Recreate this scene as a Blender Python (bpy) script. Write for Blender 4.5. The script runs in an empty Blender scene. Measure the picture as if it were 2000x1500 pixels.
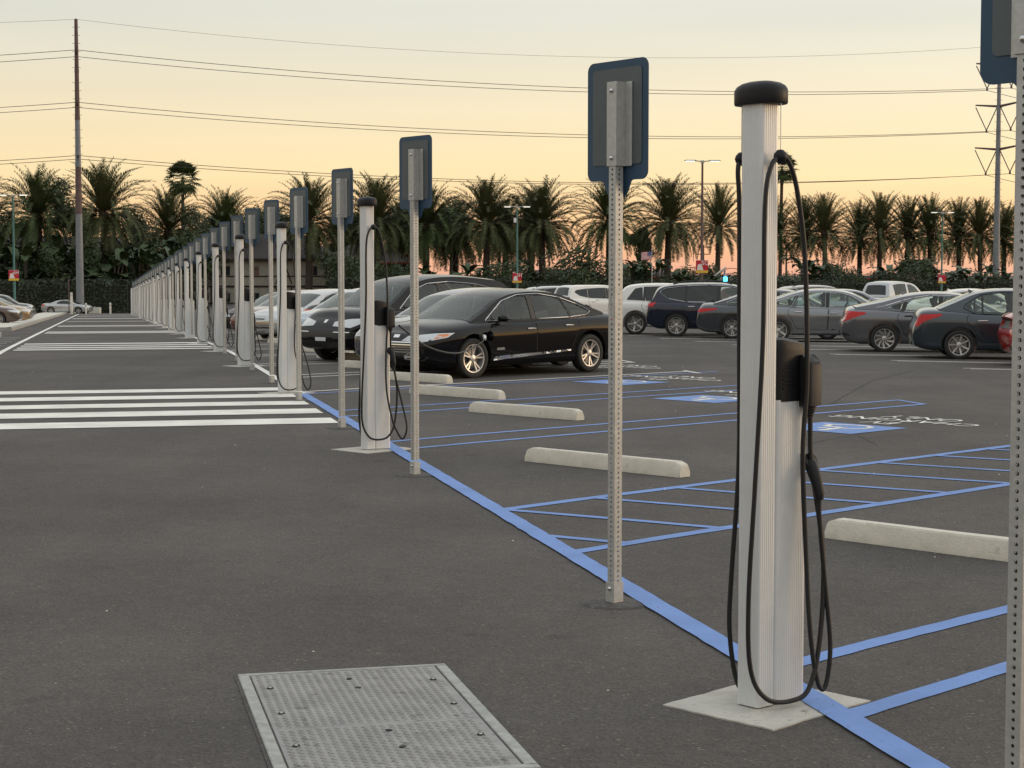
import bpy, bmesh, math, random
from mathutils import Vector, Matrix
from mathutils.bvhtree import BVHTree
from mathutils.geometry import delaunay_2d_cdt
R = math.radians
SC = bpy.context.scene
COL = SC.collection
# ------------------------------------------------------------------ camera
FOC, HZ, EYE = 3450.0, 215.0, 1.70          # focal length in photo pixels, horizon offset, eye height
PIT = math.atan(HZ / FOC)
cam = bpy.data.cameras.new('camera'); camo = bpy.data.objects.new('camera', cam); COL.objects.link(camo)
camo.location = (0, 0, EYE); camo.rotation_euler = (R(90) - PIT, 0, 0)
cam.sensor_fit = 'HORIZONTAL'; cam.sensor_width = 36; cam.lens = FOC / 2000 * 36; cam.clip_start = .1; cam.clip_end = 6000
SC.camera = camo
# ------------------------------------------------------------------ sky, sun, exposure
SUN_AZ, SUN_EL = 78, 4.0                       # degrees clockwise from the view direction
wd = bpy.data.worlds.new('World'); SC.world = wd; wd.use_nodes = True
def build_world():
    nt = wd.node_tree; nt.nodes.clear(); N = nt.nodes.new; L = nt.links.new
    sky = N('ShaderNodeTexSky'); sky.sky_type = 'NISHITA'; sky.sun_disc = False
    sky.sun_elevation = R(SUN_EL); sky.sun_rotation = R(SUN_AZ); sky.dust_density = 2.0; sky.air_density = 1.0; sky.ozone_density = 1.5
    tc = N('ShaderNodeTexCoord'); sep = N('ShaderNodeSeparateXYZ'); L(tc.outputs['Generated'], sep.inputs[0])
    rmp = N('ShaderNodeValToRGB'); cr = rmp.color_ramp
    # dusk air: warm band at the horizon, clear grey above
    stops = [(0.0, (.81, .42, .29)), (.012, (.91, .48, .275)), (.032, (.95, .60, .315)), (.055, (.92, .71, .41)), (.09, (.84, .705, .485)),
             (.14, (.67, .65, .565)), (.30, (.78, .775, .735)), (1.0, (.82, .85, .87))]
    while len(cr.elements) < len(stops): cr.elements.new(.5)
    for e, (p, c) in zip(cr.elements, stops): e.position = p; e.color = (*c, 1)
    L(sep.outputs['Z'], rmp.inputs[0])
    # a little brighter and warmer toward the set sun
    dot = N('ShaderNodeVectorMath'); dot.operation = 'DOT_PRODUCT'
    dot.inputs[1].default_value = (math.sin(R(SUN_AZ)), math.cos(R(SUN_AZ)), 0)
    L(tc.outputs['Generated'], dot.inputs[0])
    mr = N('ShaderNodeMapRange'); mr.inputs[1].default_value = -1; mr.inputs[2].default_value = 1; mr.inputs[3].default_value = .88; mr.inputs[4].default_value = 1.26
    L(dot.outputs['Value'], mr.inputs[0])
    mp = N('ShaderNodeMapping'); mp.inputs['Scale'].default_value = (2.2, 2.2, 26); L(tc.outputs['Generated'], mp.inputs[0])       # thin uneven high haze
    nz = N('ShaderNodeTexNoise'); nz.inputs['Scale'].default_value = 1.6; nz.inputs['Detail'].default_value = 3; L(mp.outputs[0], nz.inputs['Vector'])
    nr = N('ShaderNodeMapRange'); nr.inputs[1].default_value = .3; nr.inputs[2].default_value = .7; nr.inputs[3].default_value = .975; nr.inputs[4].default_value = 1.025; L(nz.outputs['Fac'], nr.inputs[0])
    ml = N('ShaderNodeMath'); ml.operation = 'MULTIPLY'; L(mr.outputs[0], ml.inputs[0]); L(nr.outputs[0], ml.inputs[1])
    sc = N('ShaderNodeVectorMath'); sc.operation = 'SCALE'; L(rmp.outputs[0], sc.inputs[0]); L(ml.outputs[0], sc.inputs['Scale'])
    b1 = N('ShaderNodeBackground'); L(sky.outputs[0], b1.inputs[0]); b1.inputs[1].default_value = .05
    b2 = N('ShaderNodeBackground'); L(sc.outputs[0], b2.inputs[0]); b2.inputs[1].default_value = .97
    ad = N('ShaderNodeAddShader'); L(b1.outputs[0], ad.inputs[0]); L(b2.outputs[0], ad.inputs[1])
    out = N('ShaderNodeOutputWorld'); L(ad.outputs[0], out.inputs[0])
build_world()
sl = bpy.data.lights.new('sun', 'SUN'); sl.energy = .8; sl.angle = R(14); sl.color = (1.0, .72, .46)
slo = bpy.data.objects.new('sun', sl); COL.objects.link(slo)
slo.rotation_euler = Vector((math.sin(R(SUN_AZ)) * math.cos(R(SUN_EL)), math.cos(R(SUN_AZ)) * math.cos(R(SUN_EL)), math.sin(R(SUN_EL)))).to_track_quat('Z', 'Y').to_euler()
vs = SC.view_settings; vs.view_transform = 'Standard'; vs.look = 'None'; vs.gamma = 1; vs.use_curve_mapping = False; vs.exposure = 0.0
SC.render.resolution_x, SC.render.resolution_y = 1024, 768
SC.cycles.max_bounces = 7; SC.cycles.transparent_max_bounces = 24; SC.cycles.caustics_reflective = False; SC.cycles.caustics_refractive = False
SC.cycles.use_denoising = True
# ------------------------------------------------------------------ layout helpers
RA = R(13.02)                                   # bearing of the charger row
RU = Vector((-math.sin(RA), math.cos(RA))); RV = Vector((math.cos(RA), math.sin(RA))); R0 = Vector((.53, 9.05))
def uv(x, y): d = Vector((x, y)) - R0; return d.dot(RU), d.dot(RV)
def rowxy(u, v=0.0): p = R0 + RU * u + RV * v; return p.x, p.y
def sstep(a, b, t): t = max(0, min(1, (t - a) / (b - a))); return t * t * (3 - 2 * t)
def Guv(u, v):                                  # the lot falls gently to the right and towards its far end
    s1 = .0065 * min(max(v - 1, 0), 17)
    t = u - 30; s2 = .0157 * (math.sqrt(t * t + 16) + t) / 2 * (1 - .4 * sstep(0, 15, v))
    if u > 230: s2 -= .0157 * (u - 230) * (1 - .4 * sstep(0, 15, v))
    return -s1 - s2
def G(x, y): return Guv(*uv(x, y))
def ray(px, py):
    a = (px - 1000) / FOC; b = (750 - py) / FOC; c, s = math.cos(PIT), math.sin(PIT)
    return a, c + b * s, b * c - s
def gpt(px, py):
    r = ray(px, py); z = 0
    for _ in range(40):
        t = (z - EYE) / r[2]; x, y = r[0] * t, r[1] * t; z = G(x, y) * .5 + z * .5
    return x, y
def at(px, py, Y): r = ray(px, py); t = Y / r[1]; return Vector((r[0] * t, Y, EYE + r[2] * t))
S45 = Vector((math.sin(R(45)), math.cos(R(45)))); W45 = Vector((-math.sin(R(45)), math.cos(R(45))))   # stall direction and its normal
# ------------------------------------------------------------------ object helpers
def tag(o, label=None, cat=None, group=None, kind=None):
    if label: o['label'] = label
    if cat: o['category'] = cat
    if group: o['group'] = group
    if kind: o['kind'] = kind
    return o
def empty(name, loc=(0, 0, 0), rz=0):
    o = bpy.data.objects.new(name, None); COL.objects.link(o); o.location = loc; o.rotation_euler = (0, 0, rz); o.empty_display_size = .2
    return o
def smooth(me, ang=40):
    me.polygons.foreach_set('use_smooth', [True] * len(me.polygons)); me.set_sharp_from_angle(angle=R(ang)); me.update()
def obj(name, me, mat=None, parent=None, loc=None, rot=None):
    if isinstance(me, bmesh.types.BMesh):
        m = bpy.data.meshes.new(name); me.to_mesh(m); me.free(); me = m
    o = bpy.data.objects.new(name, me); COL.objects.link(o)
    if mat is not None and not me.materials:
        for m_ in (mat if isinstance(mat, (list, tuple)) else [mat]): me.materials.append(m_)
    if parent: o.parent = parent
    if loc is not None: o.location = loc
    if rot is not None: o.rotation_euler = rot
    return o
def mesh(name, vs_, fs, sm=None):
    me = bpy.data.meshes.new(name); me.from_pydata([tuple(v) for v in vs_], [], fs); me.update()
    if sm: smooth(me, sm)
    return me
def copy_tree(o, parent=None):
    c = o.copy(); COL.objects.link(c); c.parent = parent
    for ch in o.children: copy_tree(ch, c)
    return c
class MB:
    """collects simple solids, built as one mesh"""
    def __init__(s): s.v, s.f, s.m = [], [], []
    def add(s, vs_, fs, mi=0):
        b = len(s.v); s.v += [Vector(v) for v in vs_]; s.f += [tuple(i + b for i in f) for f in fs]; s.m += [mi] * len(fs); return s
    def box(s, c, d, rz=0, mi=0, M=None, ch=0):
        x, y, z = d[0] / 2, d[1] / 2, d[2] / 2
        if ch:
            bm = bmesh.new(); bmesh.ops.create_cube(bm, size=1)
            for v in bm.verts: v.co = Vector((v.co.x * d[0], v.co.y * d[1], v.co.z * d[2]))
            bmesh.ops.bevel(bm, geom=bm.edges[:], offset=ch, segments=1 if ch < .01 else 2, profile=.7, affect='EDGES')
            vv = [v.co.copy() for v in bm.verts]; bm.verts.index_update(); ff = [[v.index for v in f.verts] for f in bm.faces]; bm.free()
        else:
            vv = [Vector((a * x, b * y, e * z)) for e in (-1, 1) for a, b in ((-1, -1), (1, -1), (1, 1), (-1, 1))]
            ff = [(3, 2, 1, 0), (4, 5, 6, 7), (0, 1, 5, 4), (1, 2, 6, 5), (2, 3, 7, 6), (3, 0, 4, 7)]
        T = Matrix.Translation(c) @ (M if M is not None else Matrix.Rotation(rz, 4, 'Z'))
        return s.add([T @ v for v in vv], ff, mi)
    def prism(s, poly, z0, z1, mi=0, M=None):
        n = len(poly); vv = [Vector((p[0], p[1], z0)) for p in poly] + [Vector((p[0], p[1], z1)) for p in poly]
        if M is not None: vv = [M @ v for v in vv]
        return s.add(vv, [tuple(range(n - 1, -1, -1)), tuple(range(n, 2 * n))] + [(i, (i + 1) % n, n + (i + 1) % n, n + i) for i in range(n)], mi)
    def tube(s, pts, r, n=8, mi=0, cap=True):
        pts = [Vector(p) for p in pts]; k = len(pts); rr = r if isinstance(r, (list, tuple)) else [r] * k
        t0 = (pts[1] - pts[0]).normalized(); a = Vector((0, 0, 1)) if abs(t0.z) < .9 else Vector((1, 0, 0)); nn = t0.cross(a).normalized(); vv = []
        for i in range(k):
            t = (pts[min(i + 1, k - 1)] - pts[max(i - 1, 0)]).normalized(); nn = (nn - t * nn.dot(t)).normalized(); b = t.cross(nn)
            vv += [pts[i] + (nn * math.cos(2 * math.pi * j / n) + b * math.sin(2 * math.pi * j / n)) * rr[i] for j in range(n)]
        ff = [(i * n + j, i * n + (j + 1) % n, (i + 1) * n + (j + 1) % n, (i + 1) * n + j) for i in range(k - 1) for j in range(n)]
        if cap: ff += [tuple(range(n - 1, -1, -1)), tuple(range((k - 1) * n, k * n))]
        return s.add(vv, ff, mi)
    def lathe(s, prof, n=24, mi=0, M=None, closed=False):
        k = len(prof); vv = [Vector((r * math.cos(2 * math.pi * j / n), r * math.sin(2 * math.pi * j / n), z)) for r, z in prof for j in range(n)]
        if M is not None: vv = [M @ v for v in vv]
        ff = [(i * n + j, i * n + (j + 1) % n, ((i + 1) % k) * n + (j + 1) % n, ((i + 1) % k) * n + j) for i in range(k if closed else k - 1) for j in range(n)]
        return s.add(vv, ff, mi)
    def mesh(s, name, sm=None):
        me = mesh(name, s.v, s.f)
        if any(s.m): me.polygons.foreach_set('material_index', s.m)
        bm = bmesh.new(); bm.from_mesh(me); bmesh.ops.recalc_face_normals(bm, faces=bm.faces[:]); bm.to_mesh(me); bm.free()
        if sm: smooth(me, sm)
        return me
    def build(s, name, mat=None, parent=None, sm=None, **k): return obj(name, s.mesh(name, sm), mat, parent, **k)
def catmull(pts, n=6):
    P = [Vector(p) for p in pts]; P = [P[0] * 2 - P[1]] + P + [P[-1] * 2 - P[-2]]; out = []
    for i in range(1, len(P) - 2):
        for j in range(n):
            t = j / n; a, b, c, d = P[i - 1:i + 3]
            out.append(.5 * ((2 * b) + (c - a) * t + (2 * a - 5 * b + 4 * c - d) * t * t + (3 * b - a - 3 * c + d) * t ** 3))
    return out + [P[-2]]
def rrect(w, h, r, n=5, cx=0, cy=0):
    o = []
    for sx, sy, a0 in ((1, 1, 0), (-1, 1, 90), (-1, -1, 180), (1, -1, 270)):
        for i in range(n + 1):
            a = R(a0 + 90 * i / n); o.append((cx + sx * (w / 2 - r) + r * math.cos(a), cy + sy * (h / 2 - r) + r * math.sin(a)))
    return o
# ------------------------------------------------------------------ materials
MATS = {}
def mat(name, col, rough=.5, metal=0., spec=.5, bump=0., bscale=40., var=0., vscale=6., coat=0., alpha=None, emit=None, estr=0., det=4., space='Object', dirt=None):
    if name in MATS: return MATS[name]
    m = bpy.data.materials.new(name); m.use_nodes = True; nt = m.node_tree; b = nt.nodes['Principled BSDF']; N = nt.nodes.new; L = nt.links.new
    b.inputs['Base Color'].default_value = (*col, 1); b.inputs['Roughness'].default_value = rough; b.inputs['Metallic'].default_value = metal
    b.inputs['Specular IOR Level'].default_value = spec; b.inputs['Coat Weight'].default_value = coat; b.inputs['Coat Roughness'].default_value = .03
    if emit: b.inputs['Emission Color'].default_value = (*emit, 1); b.inputs['Emission Strength'].default_value = estr
    tc = N('ShaderNodeTexCoord')
    if var:
        n = N('ShaderNodeTexNoise'); n.inputs['Scale'].default_value = vscale; n.inputs['Detail'].default_value = det; n.inputs['Roughness'].default_value = .65; L(tc.outputs[space], n.inputs['Vector'])
        mr = N('ShaderNodeMapRange'); mr.inputs[1].default_value = .3; mr.inputs[2].default_value = .7; mr.inputs[3].default_value = 1 - var; mr.inputs[4].default_value = 1 + var; L(n.outputs['Fac'], mr.inputs[0])
        s_ = N('ShaderNodeVectorMath'); s_.operation = 'SCALE'; s_.inputs[0].default_value = col; L(mr.outputs[0], s_.inputs['Scale'])
        if dirt:
            n2 = N('ShaderNodeTexNoise'); n2.inputs['Scale'].default_value = dirt[1]; n2.inputs['Detail'].default_value = 6; n2.inputs['Roughness'].default_value = .7; L(tc.outputs[space], n2.inputs['Vector'])
            r2 = N('ShaderNodeMapRange'); r2.inputs[1].default_value = dirt[2]; r2.inputs[2].default_value = dirt[2] + .12; L(n2.outputs['Fac'], r2.inputs[0])
            mx = N('ShaderNodeMix'); mx.data_type = 'RGBA'; L(r2.outputs[0], mx.inputs[0]); L(s_.outputs[0], mx.inputs[6]); mx.inputs[7].default_value = (*dirt[0], 1); L(mx.outputs[2], b.inputs['Base Color'])
        else: L(s_.outputs[0], b.inputs['Base Color'])
    if bump:
        n = N('ShaderNodeTexNoise'); n.inputs['Scale'].default_value = bscale; n.inputs['Detail'].default_value = det; L(tc.outputs[space], n.inputs['Vector'])
        bp = N('ShaderNodeBump'); bp.inputs['Strength'].default_value = bump; bp.inputs['Distance'].default_value = .01; L(n.outputs['Fac'], bp.inputs['Height']); L(bp.outputs[0], b.inputs['Normal'])
    MATS[name] = m; return m
def asphalt_mat():
    m = bpy.data.materials.new('asphalt'); m.use_nodes = True; nt = m.node_tree; b = nt.nodes['Principled BSDF']; N = nt.nodes.new; L = nt.links.new
    tc = N('ShaderNodeTexCoord'); O = tc.outputs['Object']
    def noise(sc, det=4, ro=.6, vec=O):
        n = N('ShaderNodeTexNoise'); n.inputs['Scale'].default_value = sc; n.inputs['Detail'].default_value = det; n.inputs['Roughness'].default_value = ro; L(vec, n.inputs['Vector']); return n.outputs['Fac']
    def mrange(x, a, b_, c, d):
        r = N('ShaderNodeMapRange'); r.inputs[1].default_value = a; r.inputs[2].default_value = b_; r.inputs[3].default_value = c; r.inputs[4].default_value = d; L(x, r.inputs[0]); return r.outputs[0]
    def mul(x, y):
        k = N('ShaderNodeMath'); k.operation = 'MULTIPLY'; L(x, k.inputs[0]); L(y, k.inputs[1]); return k.outputs[0]
    big = mrange(noise(.35, 5, .6), .3, .7, .76, 1.22)          # worn and patched areas
    mp = N('ShaderNodeMapping'); mp.inputs['Rotation'].default_value = (0, 0, -RA); mp.inputs['Scale'].default_value = (1.6, .12, 1); L(O, mp.inputs['Vector'])
    lane = mrange(noise(1.0, 3, .5, mp.outputs[0]), .35, .65, .94, 1.06)   # faint roller and tyre bands along the lane
    mid = mrange(noise(7, 5, .7), .3, .7, .90, 1.10)
    v = N('ShaderNodeTexVoronoi'); v.inputs['Scale'].default_value = 95; L(O, v.inputs['Vector'])
    sepc = N('ShaderNodeSeparateColor'); L(v.outputs['Color'], sepc.inputs[0])
    chip = mrange(sepc.outputs[0], 0, 1, .76, 1.24)
    fine = mrange(noise(260, 2, .6), .3, .7, .8, 1.2)
    pale = mrange(sepc.outputs[1], .985, 1.0, 0, .8)
    val = mul(mul(mul(mul(big, lane), mid), chip), fine)
    sc = N('ShaderNodeVectorMath'); sc.operation = 'SCALE'; sc.inputs[0].default_value = (.092, .083, .077); L(val, sc.inputs['Scale'])
    mx = N('ShaderNodeMix'); mx.data_type = 'RGBA'; L(pale, mx.inputs[0]); L(sc.outputs[0], mx.inputs[6]); mx.inputs[7].default_value = (.25, .22, .19, 1)
    # oil spots
    oil = mrange(noise(1.9, 4, .55), .655, .73, 0, .5)
    mx2 = N('ShaderNodeMix'); mx2.data_type = 'RGBA'; L(oil, mx2.inputs[0]); L(mx.outputs[2], mx2.inputs[6]); mx2.inputs[7].default_value = (.04, .037, .036, 1)
    L(mx2.outputs[2], b.inputs['Base Color']); b.inputs['Roughness'].default_value = .88; b.inputs['Specular IOR Level'].default_value = .28
    bp = N('ShaderNodeBump'); bp.inputs['Strength'].default_value = .55; bp.inputs['Distance'].default_value = .006
    ad = N('ShaderNodeMath'); ad.operation = 'ADD'; L(v.outputs['Distance'], ad.inputs[0]); L(noise(30, 4, .7), ad.inputs[1]); L(ad.outputs[0], bp.inputs['Height']); L(bp.outputs[0], b.inputs['Normal'])
    return m
def paint_mat(name, col, wear=.5):
    """road paint: thin, scuffed through to the asphalt in specks"""
    m = bpy.data.materials.new(name); m.use_nodes = True; nt = m.node_tree; b = nt.nodes['Principled BSDF']; N = nt.nodes.new; L = nt.links.new
    tc = N('ShaderNodeTexCoord')
    n = N('ShaderNodeTexNoise'); n.inputs['Scale'].default_value = 45; n.inputs['Detail'].default_value = 6; n.inputs['Roughness'].default_value = .75; L(tc.outputs['Object'], n.inputs['Vector'])
    n2 = N('ShaderNodeTexNoise'); n2.inputs['Scale'].default_value = 2.2; n2.inputs['Detail'].default_value = 4; L(tc.outputs['Object'], n2.inputs['Vector'])
    ad = N('ShaderNodeMath'); ad.operation = 'MULTIPLY_ADD'; L(n2.outputs['Fac'], ad.inputs[0]); ad.inputs[1].default_value = .5; L(n.outputs['Fac'], ad.inputs[2])
    r = N('ShaderNodeMapRange'); r.inputs[1].default_value = .98 - wear * .12; r.inputs[2].default_value = 1.1 - wear * .12; L(ad.outputs[0], r.inputs[0])
    r2 = N('ShaderNodeMapRange'); r2.inputs[1].default_value = .35; r2.inputs[2].default_value = .65; r2.inputs[3].default_value = .88; r2.inputs[4].default_value = 1.1; L(n2.outputs['Fac'], r2.inputs[0])
    sc = N('ShaderNodeVectorMath'); sc.operation = 'SCALE'; sc.inputs[0].default_value = col; L(r2.outputs[0], sc.inputs['Scale'])
    mx = N('ShaderNodeMix'); mx.data_type = 'RGBA'; L(r.outputs[0], mx.inputs[0]); L(sc.outputs[0], mx.inputs[6]); mx.inputs[7].default_value = (.11, .10, .10, 1)
    L(mx.outputs[2], b.inputs['Base Color']); b.inputs['Roughness'].default_value = .7
    bp = N('ShaderNodeBump'); bp.inputs['Strength'].default_value = .4; bp.inputs['Distance'].default_value = .004; L(n.outputs['Fac'], bp.inputs['Height']); L(bp.outputs[0], b.inputs['Normal'])
    return m
ASPH = asphalt_mat(); P_BLUE = paint_mat('blue_road_paint', (.15, .27, .59), 1.0); P_WHITE = paint_mat('white_road_paint', (.78, .76, .70)); P_OLD = paint_mat('worn_white_road_paint', (.42, .40, .37), .8)
CONC = mat('concrete', (.63, .60, .52), .9, bump=.35, bscale=70, var=.10, vscale=9, dirt=((.34, .31, .27), 4.5, .64))
CONC2 = mat('pale_concrete', (.50, .48, .43), .9, bump=.4, bscale=60, var=.16, vscale=5, space='Generated', dirt=((.2, .18, .16), 5, .58))
ALU = mat('anodised_aluminium', (.66, .68, .69), .42, .22, bump=.02, bscale=200, var=.03, vscale=14)
BLACKP = mat('black_plastic', (.012, .012, .014), .45, spec=.25, bump=.08, bscale=400, var=.15, vscale=20)
RUBBER = mat('cable_rubber', (.012, .012, .013), .5, spec=.4)
GALV = mat('galvanised_steel', (.46, .47, .46), .45, .45, var=.12, vscale=30, bump=.06, bscale=90)
STEEL = mat('bright_steel', (.62, .62, .62), .25, 1.0)
SIGNBLUE = mat('sign_back_blue', (.020, .062, .118), .45, .1, var=.08, vscale=8)
SIGNGREY = mat('sign_panel_back', (.10, .12, .128), .5, .35, var=.08, vscale=10)
SIGNWHITE = mat('sign_front_white', (.75, .75, .75), .4)
# ------------------------------------------------------------------ ground
def arange(a, b, s):
    o = []; x = a
    while x < b - 1e-6: o.append(x); x += s
    return o
def build_ground():
    us = arange(-40, -12, 4) + arange(-12, 70, 1) + arange(70, 240, 4) + arange(240, 500, 40) + [500, 800, 1400, 2600, 4200]
    vs_ = [-2600, -1200, -600, -300, -150, -90] + arange(-60, -12, 6) + arange(-12, 24, 1) + arange(24, 120, 6) + [120, 180, 300, 600, 1200, 2600]
    vv = []
    for u in us:
        for v in vs_: x, y = rowxy(u, v); vv.append((x, y, Guv(u, v)))
    n = len(vs_); ff = [(i * n + j, i * n + j + 1, (i + 1) * n + j + 1, (i + 1) * n + j) for i in range(len(us) - 1) for j in range(n - 1)]
    me = mesh('ground', vv, ff); bm = bmesh.new(); bm.from_mesh(me); bmesh.ops.recalc_face_normals(bm, faces=bm.faces[:])
    if bm.faces[0].normal.z < 0: bmesh.ops.reverse_faces(bm, faces=bm.faces[:])
    bm.to_mesh(me); bm.free(); smooth(me, 60)
    tag(obj('ground', me, ASPH), 'dark worn asphalt of the parking lot', kind='structure')
build_ground()
def strip(pts, w, name, m, lift=.006, label=None):
    """a painted line through xy points, draped on the lot"""
    vv, ff = [], []
    for a, b in zip(pts[:-1], pts[1:]):
        a, b = Vector(a[:2]), Vector(b[:2]); d = b - a; near = min(a.length, b.length) < 24 and w > .05; k = max(1, int(d.length / (.11 if near else .8))); jr = random.Random(int(a.x * 91 + a.y * 37)); n = Vector((-d.y, d.x)).normalized() * w / 2; s0 = len(vv)
        for i in range(k + 1):
            c = a + d * i / k
            for s in (-1, 1): q = c + n * s * (1 + (jr.uniform(-.007, .007) / w if near else 0)); vv.append((q.x, q.y, G(q.x, q.y) + lift))
        ff += [(s0 + 2 * i, s0 + 2 * i + 2, s0 + 2 * i + 3, s0 + 2 * i + 1) for i in range(k)]
    me = mesh(name, vv, ff); bm = bmesh.new(); bm.from_mesh(me)
    for f in bm.faces:
        f.normal_update()
        if f.normal.z < 0: f.normal_flip()
    bm.to_mesh(me); bm.free()
    return tag(obj(name, me, m), label, kind='structure')
def U(u, v): return rowxy(u, v)
strip([U(-9, .19), U(16.4, .19)], .13, 'blue_edge_line', P_BLUE, .010, 'wide blue painted line running along the charger row')
strip([U(16.4, .19), U(168, .19)], .11, 'white_edge_line', P_WHITE, .008, 'white painted line along the far charger row')
strip([U(-6, -4.78), U(166, -4.85)], .13, 'lane_edge_line', P_WHITE, .006, 'long white painted line on the left of the lane')
# crosswalk bars, near group, then far groups
for i, (a, b) in enumerate([(17.17, 17.86), (15.74, 16.44), (14.29, 14.98), (12.81, 13.59), (11.33, 12.10)]):
    strip([U((a + b) / 2, -9), U((a + b) / 2, .05)], b - a, 'crosswalk_bar', P_WHITE, .006, 'thick white crosswalk bar of the near crossing')
for a, b in [(33.6, 34.3), (35.2, 36.0), (37.1, 37.9), (39.2, 40.2)]:
    strip([U((a + b) / 2, -4.6), U((a + b) / 2, .05)], b - a, 'crosswalk_bar', P_WHITE, .006, 'white crosswalk bar of the second crossing')
for a, b in [(55.4, 60.2), (73.4, 77.6), (94.6, 97), (112, 117), (134, 138), (150, 153)]:
    strip([U((a + b) / 2, -4.6), U((a + b) / 2, .05)], b - a, 'crosswalk_bar', P_OLD, .006, 'faded white crosswalk band across the far lane')
for k in range(7):
    u = 33 + k * 2.6; strip([U(u, -12), U(u, -5.1)], .35, 'hatch_line', P_OLD, .006, 'faded hatch line beside the kerb island')
# stall lines (each starts at the row line and follows the stall direction)
def sline(p0, L_, m, w=.1, name='stall_line', label=None, off=0):
    p0 = Vector(p0); return strip([p0 + S45 * off, p0 + S45 * (off + L_)], w, name, m, .004, label)
BLUEL = 'blue painted stall line'
VS = .2
for u in (-2.46, -1.65, 1.65, 3.65): sline(U(u, VS), 11.0, P_BLUE, .11, label=BLUEL)      # van aisle borders
def hatch(u0, u1, n, sp_, ph):
    """blue access aisle hatching between two stall lines, cut off at the row line"""
    d = Vector((math.sin(R(122)), math.cos(R(122)))); nrm = Vector((S45.y, -S45.x)); b0 = Vector(U(0, VS))
    for k in range(-2, n):
        p = Vector(U(u1, VS)) + S45 * (ph + k * sp_); base = Vector(U(u0, VS)); q = p + d * ((base - p).dot(nrm) / d.dot(nrm))
        if (p - b0).dot(RV) < 0: p = p + d * ((b0 - p).dot(RV) / d.dot(RV))
        if (q - p).dot(d) > .15: strip([p, q], .085, 'aisle_hatch_line', P_BLUE, .005, 'blue hatch line of the access aisle')
hatch(1.65, 3.65, 11, .96, .05)
for u, lab in ((8.15, BLUEL), (8.95, BLUEL), (12.25, BLUEL), (13.1, BLUEL), (16.35, BLUEL)): sline(U(u, VS), 9.4, P_BLUE, .085, label=lab)
for u in (16.8, 20.2, 20.9, 24.2, 24.9, 28.2, 28.9, 32.2, 32.9, 36.2, 36.9, 40.2, 40.9, 44.5, 45.2, 49, 49.7, 53.5, 54.2): sline(U(u, VS), 8.8, P_WHITE, .085, label='white painted stall line')
for u, m in ((8.55, P_BLUE), (12.67, P_BLUE), (16.6, P_WHITE), (20.55, P_WHITE), (24.55, P_WHITE)):
    e = Vector(U(u, VS)) + S45 * (9.4 if m is P_BLUE else 8.8); n = Vector((RU.x, RU.y))
    strip([e - n * .43, e + n * .43], .085, 'stall_line_end', m, .0045, 'short cross line closing a pair of stall lines')
S108 = Vector((math.sin(R(108)), math.cos(R(108))))
for k in range(8):
    p = Vector(gpt(1895, 721)) + RU * (3.15 * k)
    for o in (0, .28): strip([p + RU * o, p + RU * o + S108 * 7], .085, 'stall_line', P_WHITE, .005, 'thin white stall line of the row across the aisle')
# painted words and wheelchair squares (read from the aisle)
def text_mesh(s, size):
    c = bpy.data.curves.new('t', 'FONT'); c.body = s; c.size = size; c.align_x = 'CENTER'; c.align_y = 'CENTER'; c.resolution_u = 3; c.offset = .004 * size
    o = bpy.data.objects.new('t', c); COL.objects.link(o); dg = bpy.context.evaluated_depsgraph_get()
    me = bpy.data.meshes.new_from_object(o.evaluated_get(dg)); bpy.data.objects.remove(o); bpy.data.curves.remove(c); return me
def ground_text(s, c, size, name, label):
    me = text_mesh(s, size * 1.4); ang = math.atan2(W45.y, W45.x)
    for v in me.vertices:
        q = Vector(c) + W45 * v.co.x * .86 + -S45 * v.co.y; v.co = (q.x, q.y, G(q.x, q.y) + .006)
    me.update(); return tag(obj(name, me, P_WHITE), label, kind='structure')
def wheelchair(c, s):
    q = [Vector(c) + W45 * a * s / 2 + S45 * b * s / 2 for a, b in ((-1, -1), (1, -1), (1, 1), (-1, 1))]
    mid = [(q[0] + q[1]) / 2, (q[2] + q[3]) / 2]; strip(mid, s, 'wheelchair_square', P_BLUE, .005, 'blue painted square with a white wheelchair symbol')
    mb = MB(); 
    def P(a, b): p = Vector(c) + W45 * a * s / 100 + -S45 * b * s / 100; return Vector((p.x, p.y, G(p.x, p.y) + .008))
    def bar(a, b, w):
        A, B = Vector(a), Vector(b); d = (B - A).normalized(); n = Vector((-d.y, d.x)) * w / 2; mb.add([P(*(A + n)), P(*(A - n)), P(*(B - n)), P(*(B + n))], [(0, 1, 2, 3)])
    mb.add([P(-8 + 6 * math.cos(i * math.pi / 8), 34 + 6 * math.sin(i * math.pi / 8)) for i in range(16)], [tuple(range(16))])
    bar((-7, 27), (-4, -6), 8); bar((-7, 14), (14, 14), 6); bar((-7, -4), (17, -4), 7); bar((16, -1), (24, -28), 7); bar((23, -28), (33, -25), 6)
    pr = None
    for i in range(15):
        a = R(115 + i * 16.5); k = (-2 + 24 * math.cos(a), -14 + 24 * math.sin(a))
        if pr: bar(pr, k, 6)
        pr = k
    me = mb.mesh('wheelchair_symbol')
    tag(obj('wheelchair_symbol', me, P_WHITE), 'white wheelchair symbol painted on a blue square', kind='structure')
for (sp_, tp, sym) in (((1635, 836), (1765, 822), 1), ((1384, 779.6), (1490, 770), 1), ((1213, 746.5), (1315, 739), 1), ((1100, 722), (1210, 716), 0)):
    c = Vector(gpt(*sp_)); c2 = Vector(gpt(*tp))
    if sym: wheelchair(c, 1.12)
    for k, s in enumerate(('EV', 'CHARGING', 'ONLY')):
        ground_text(s, c2 + S45 * (.46 * (k - 1)), .32, 'painted_word', 'white painted word %s on the stall floor' % s)

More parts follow.
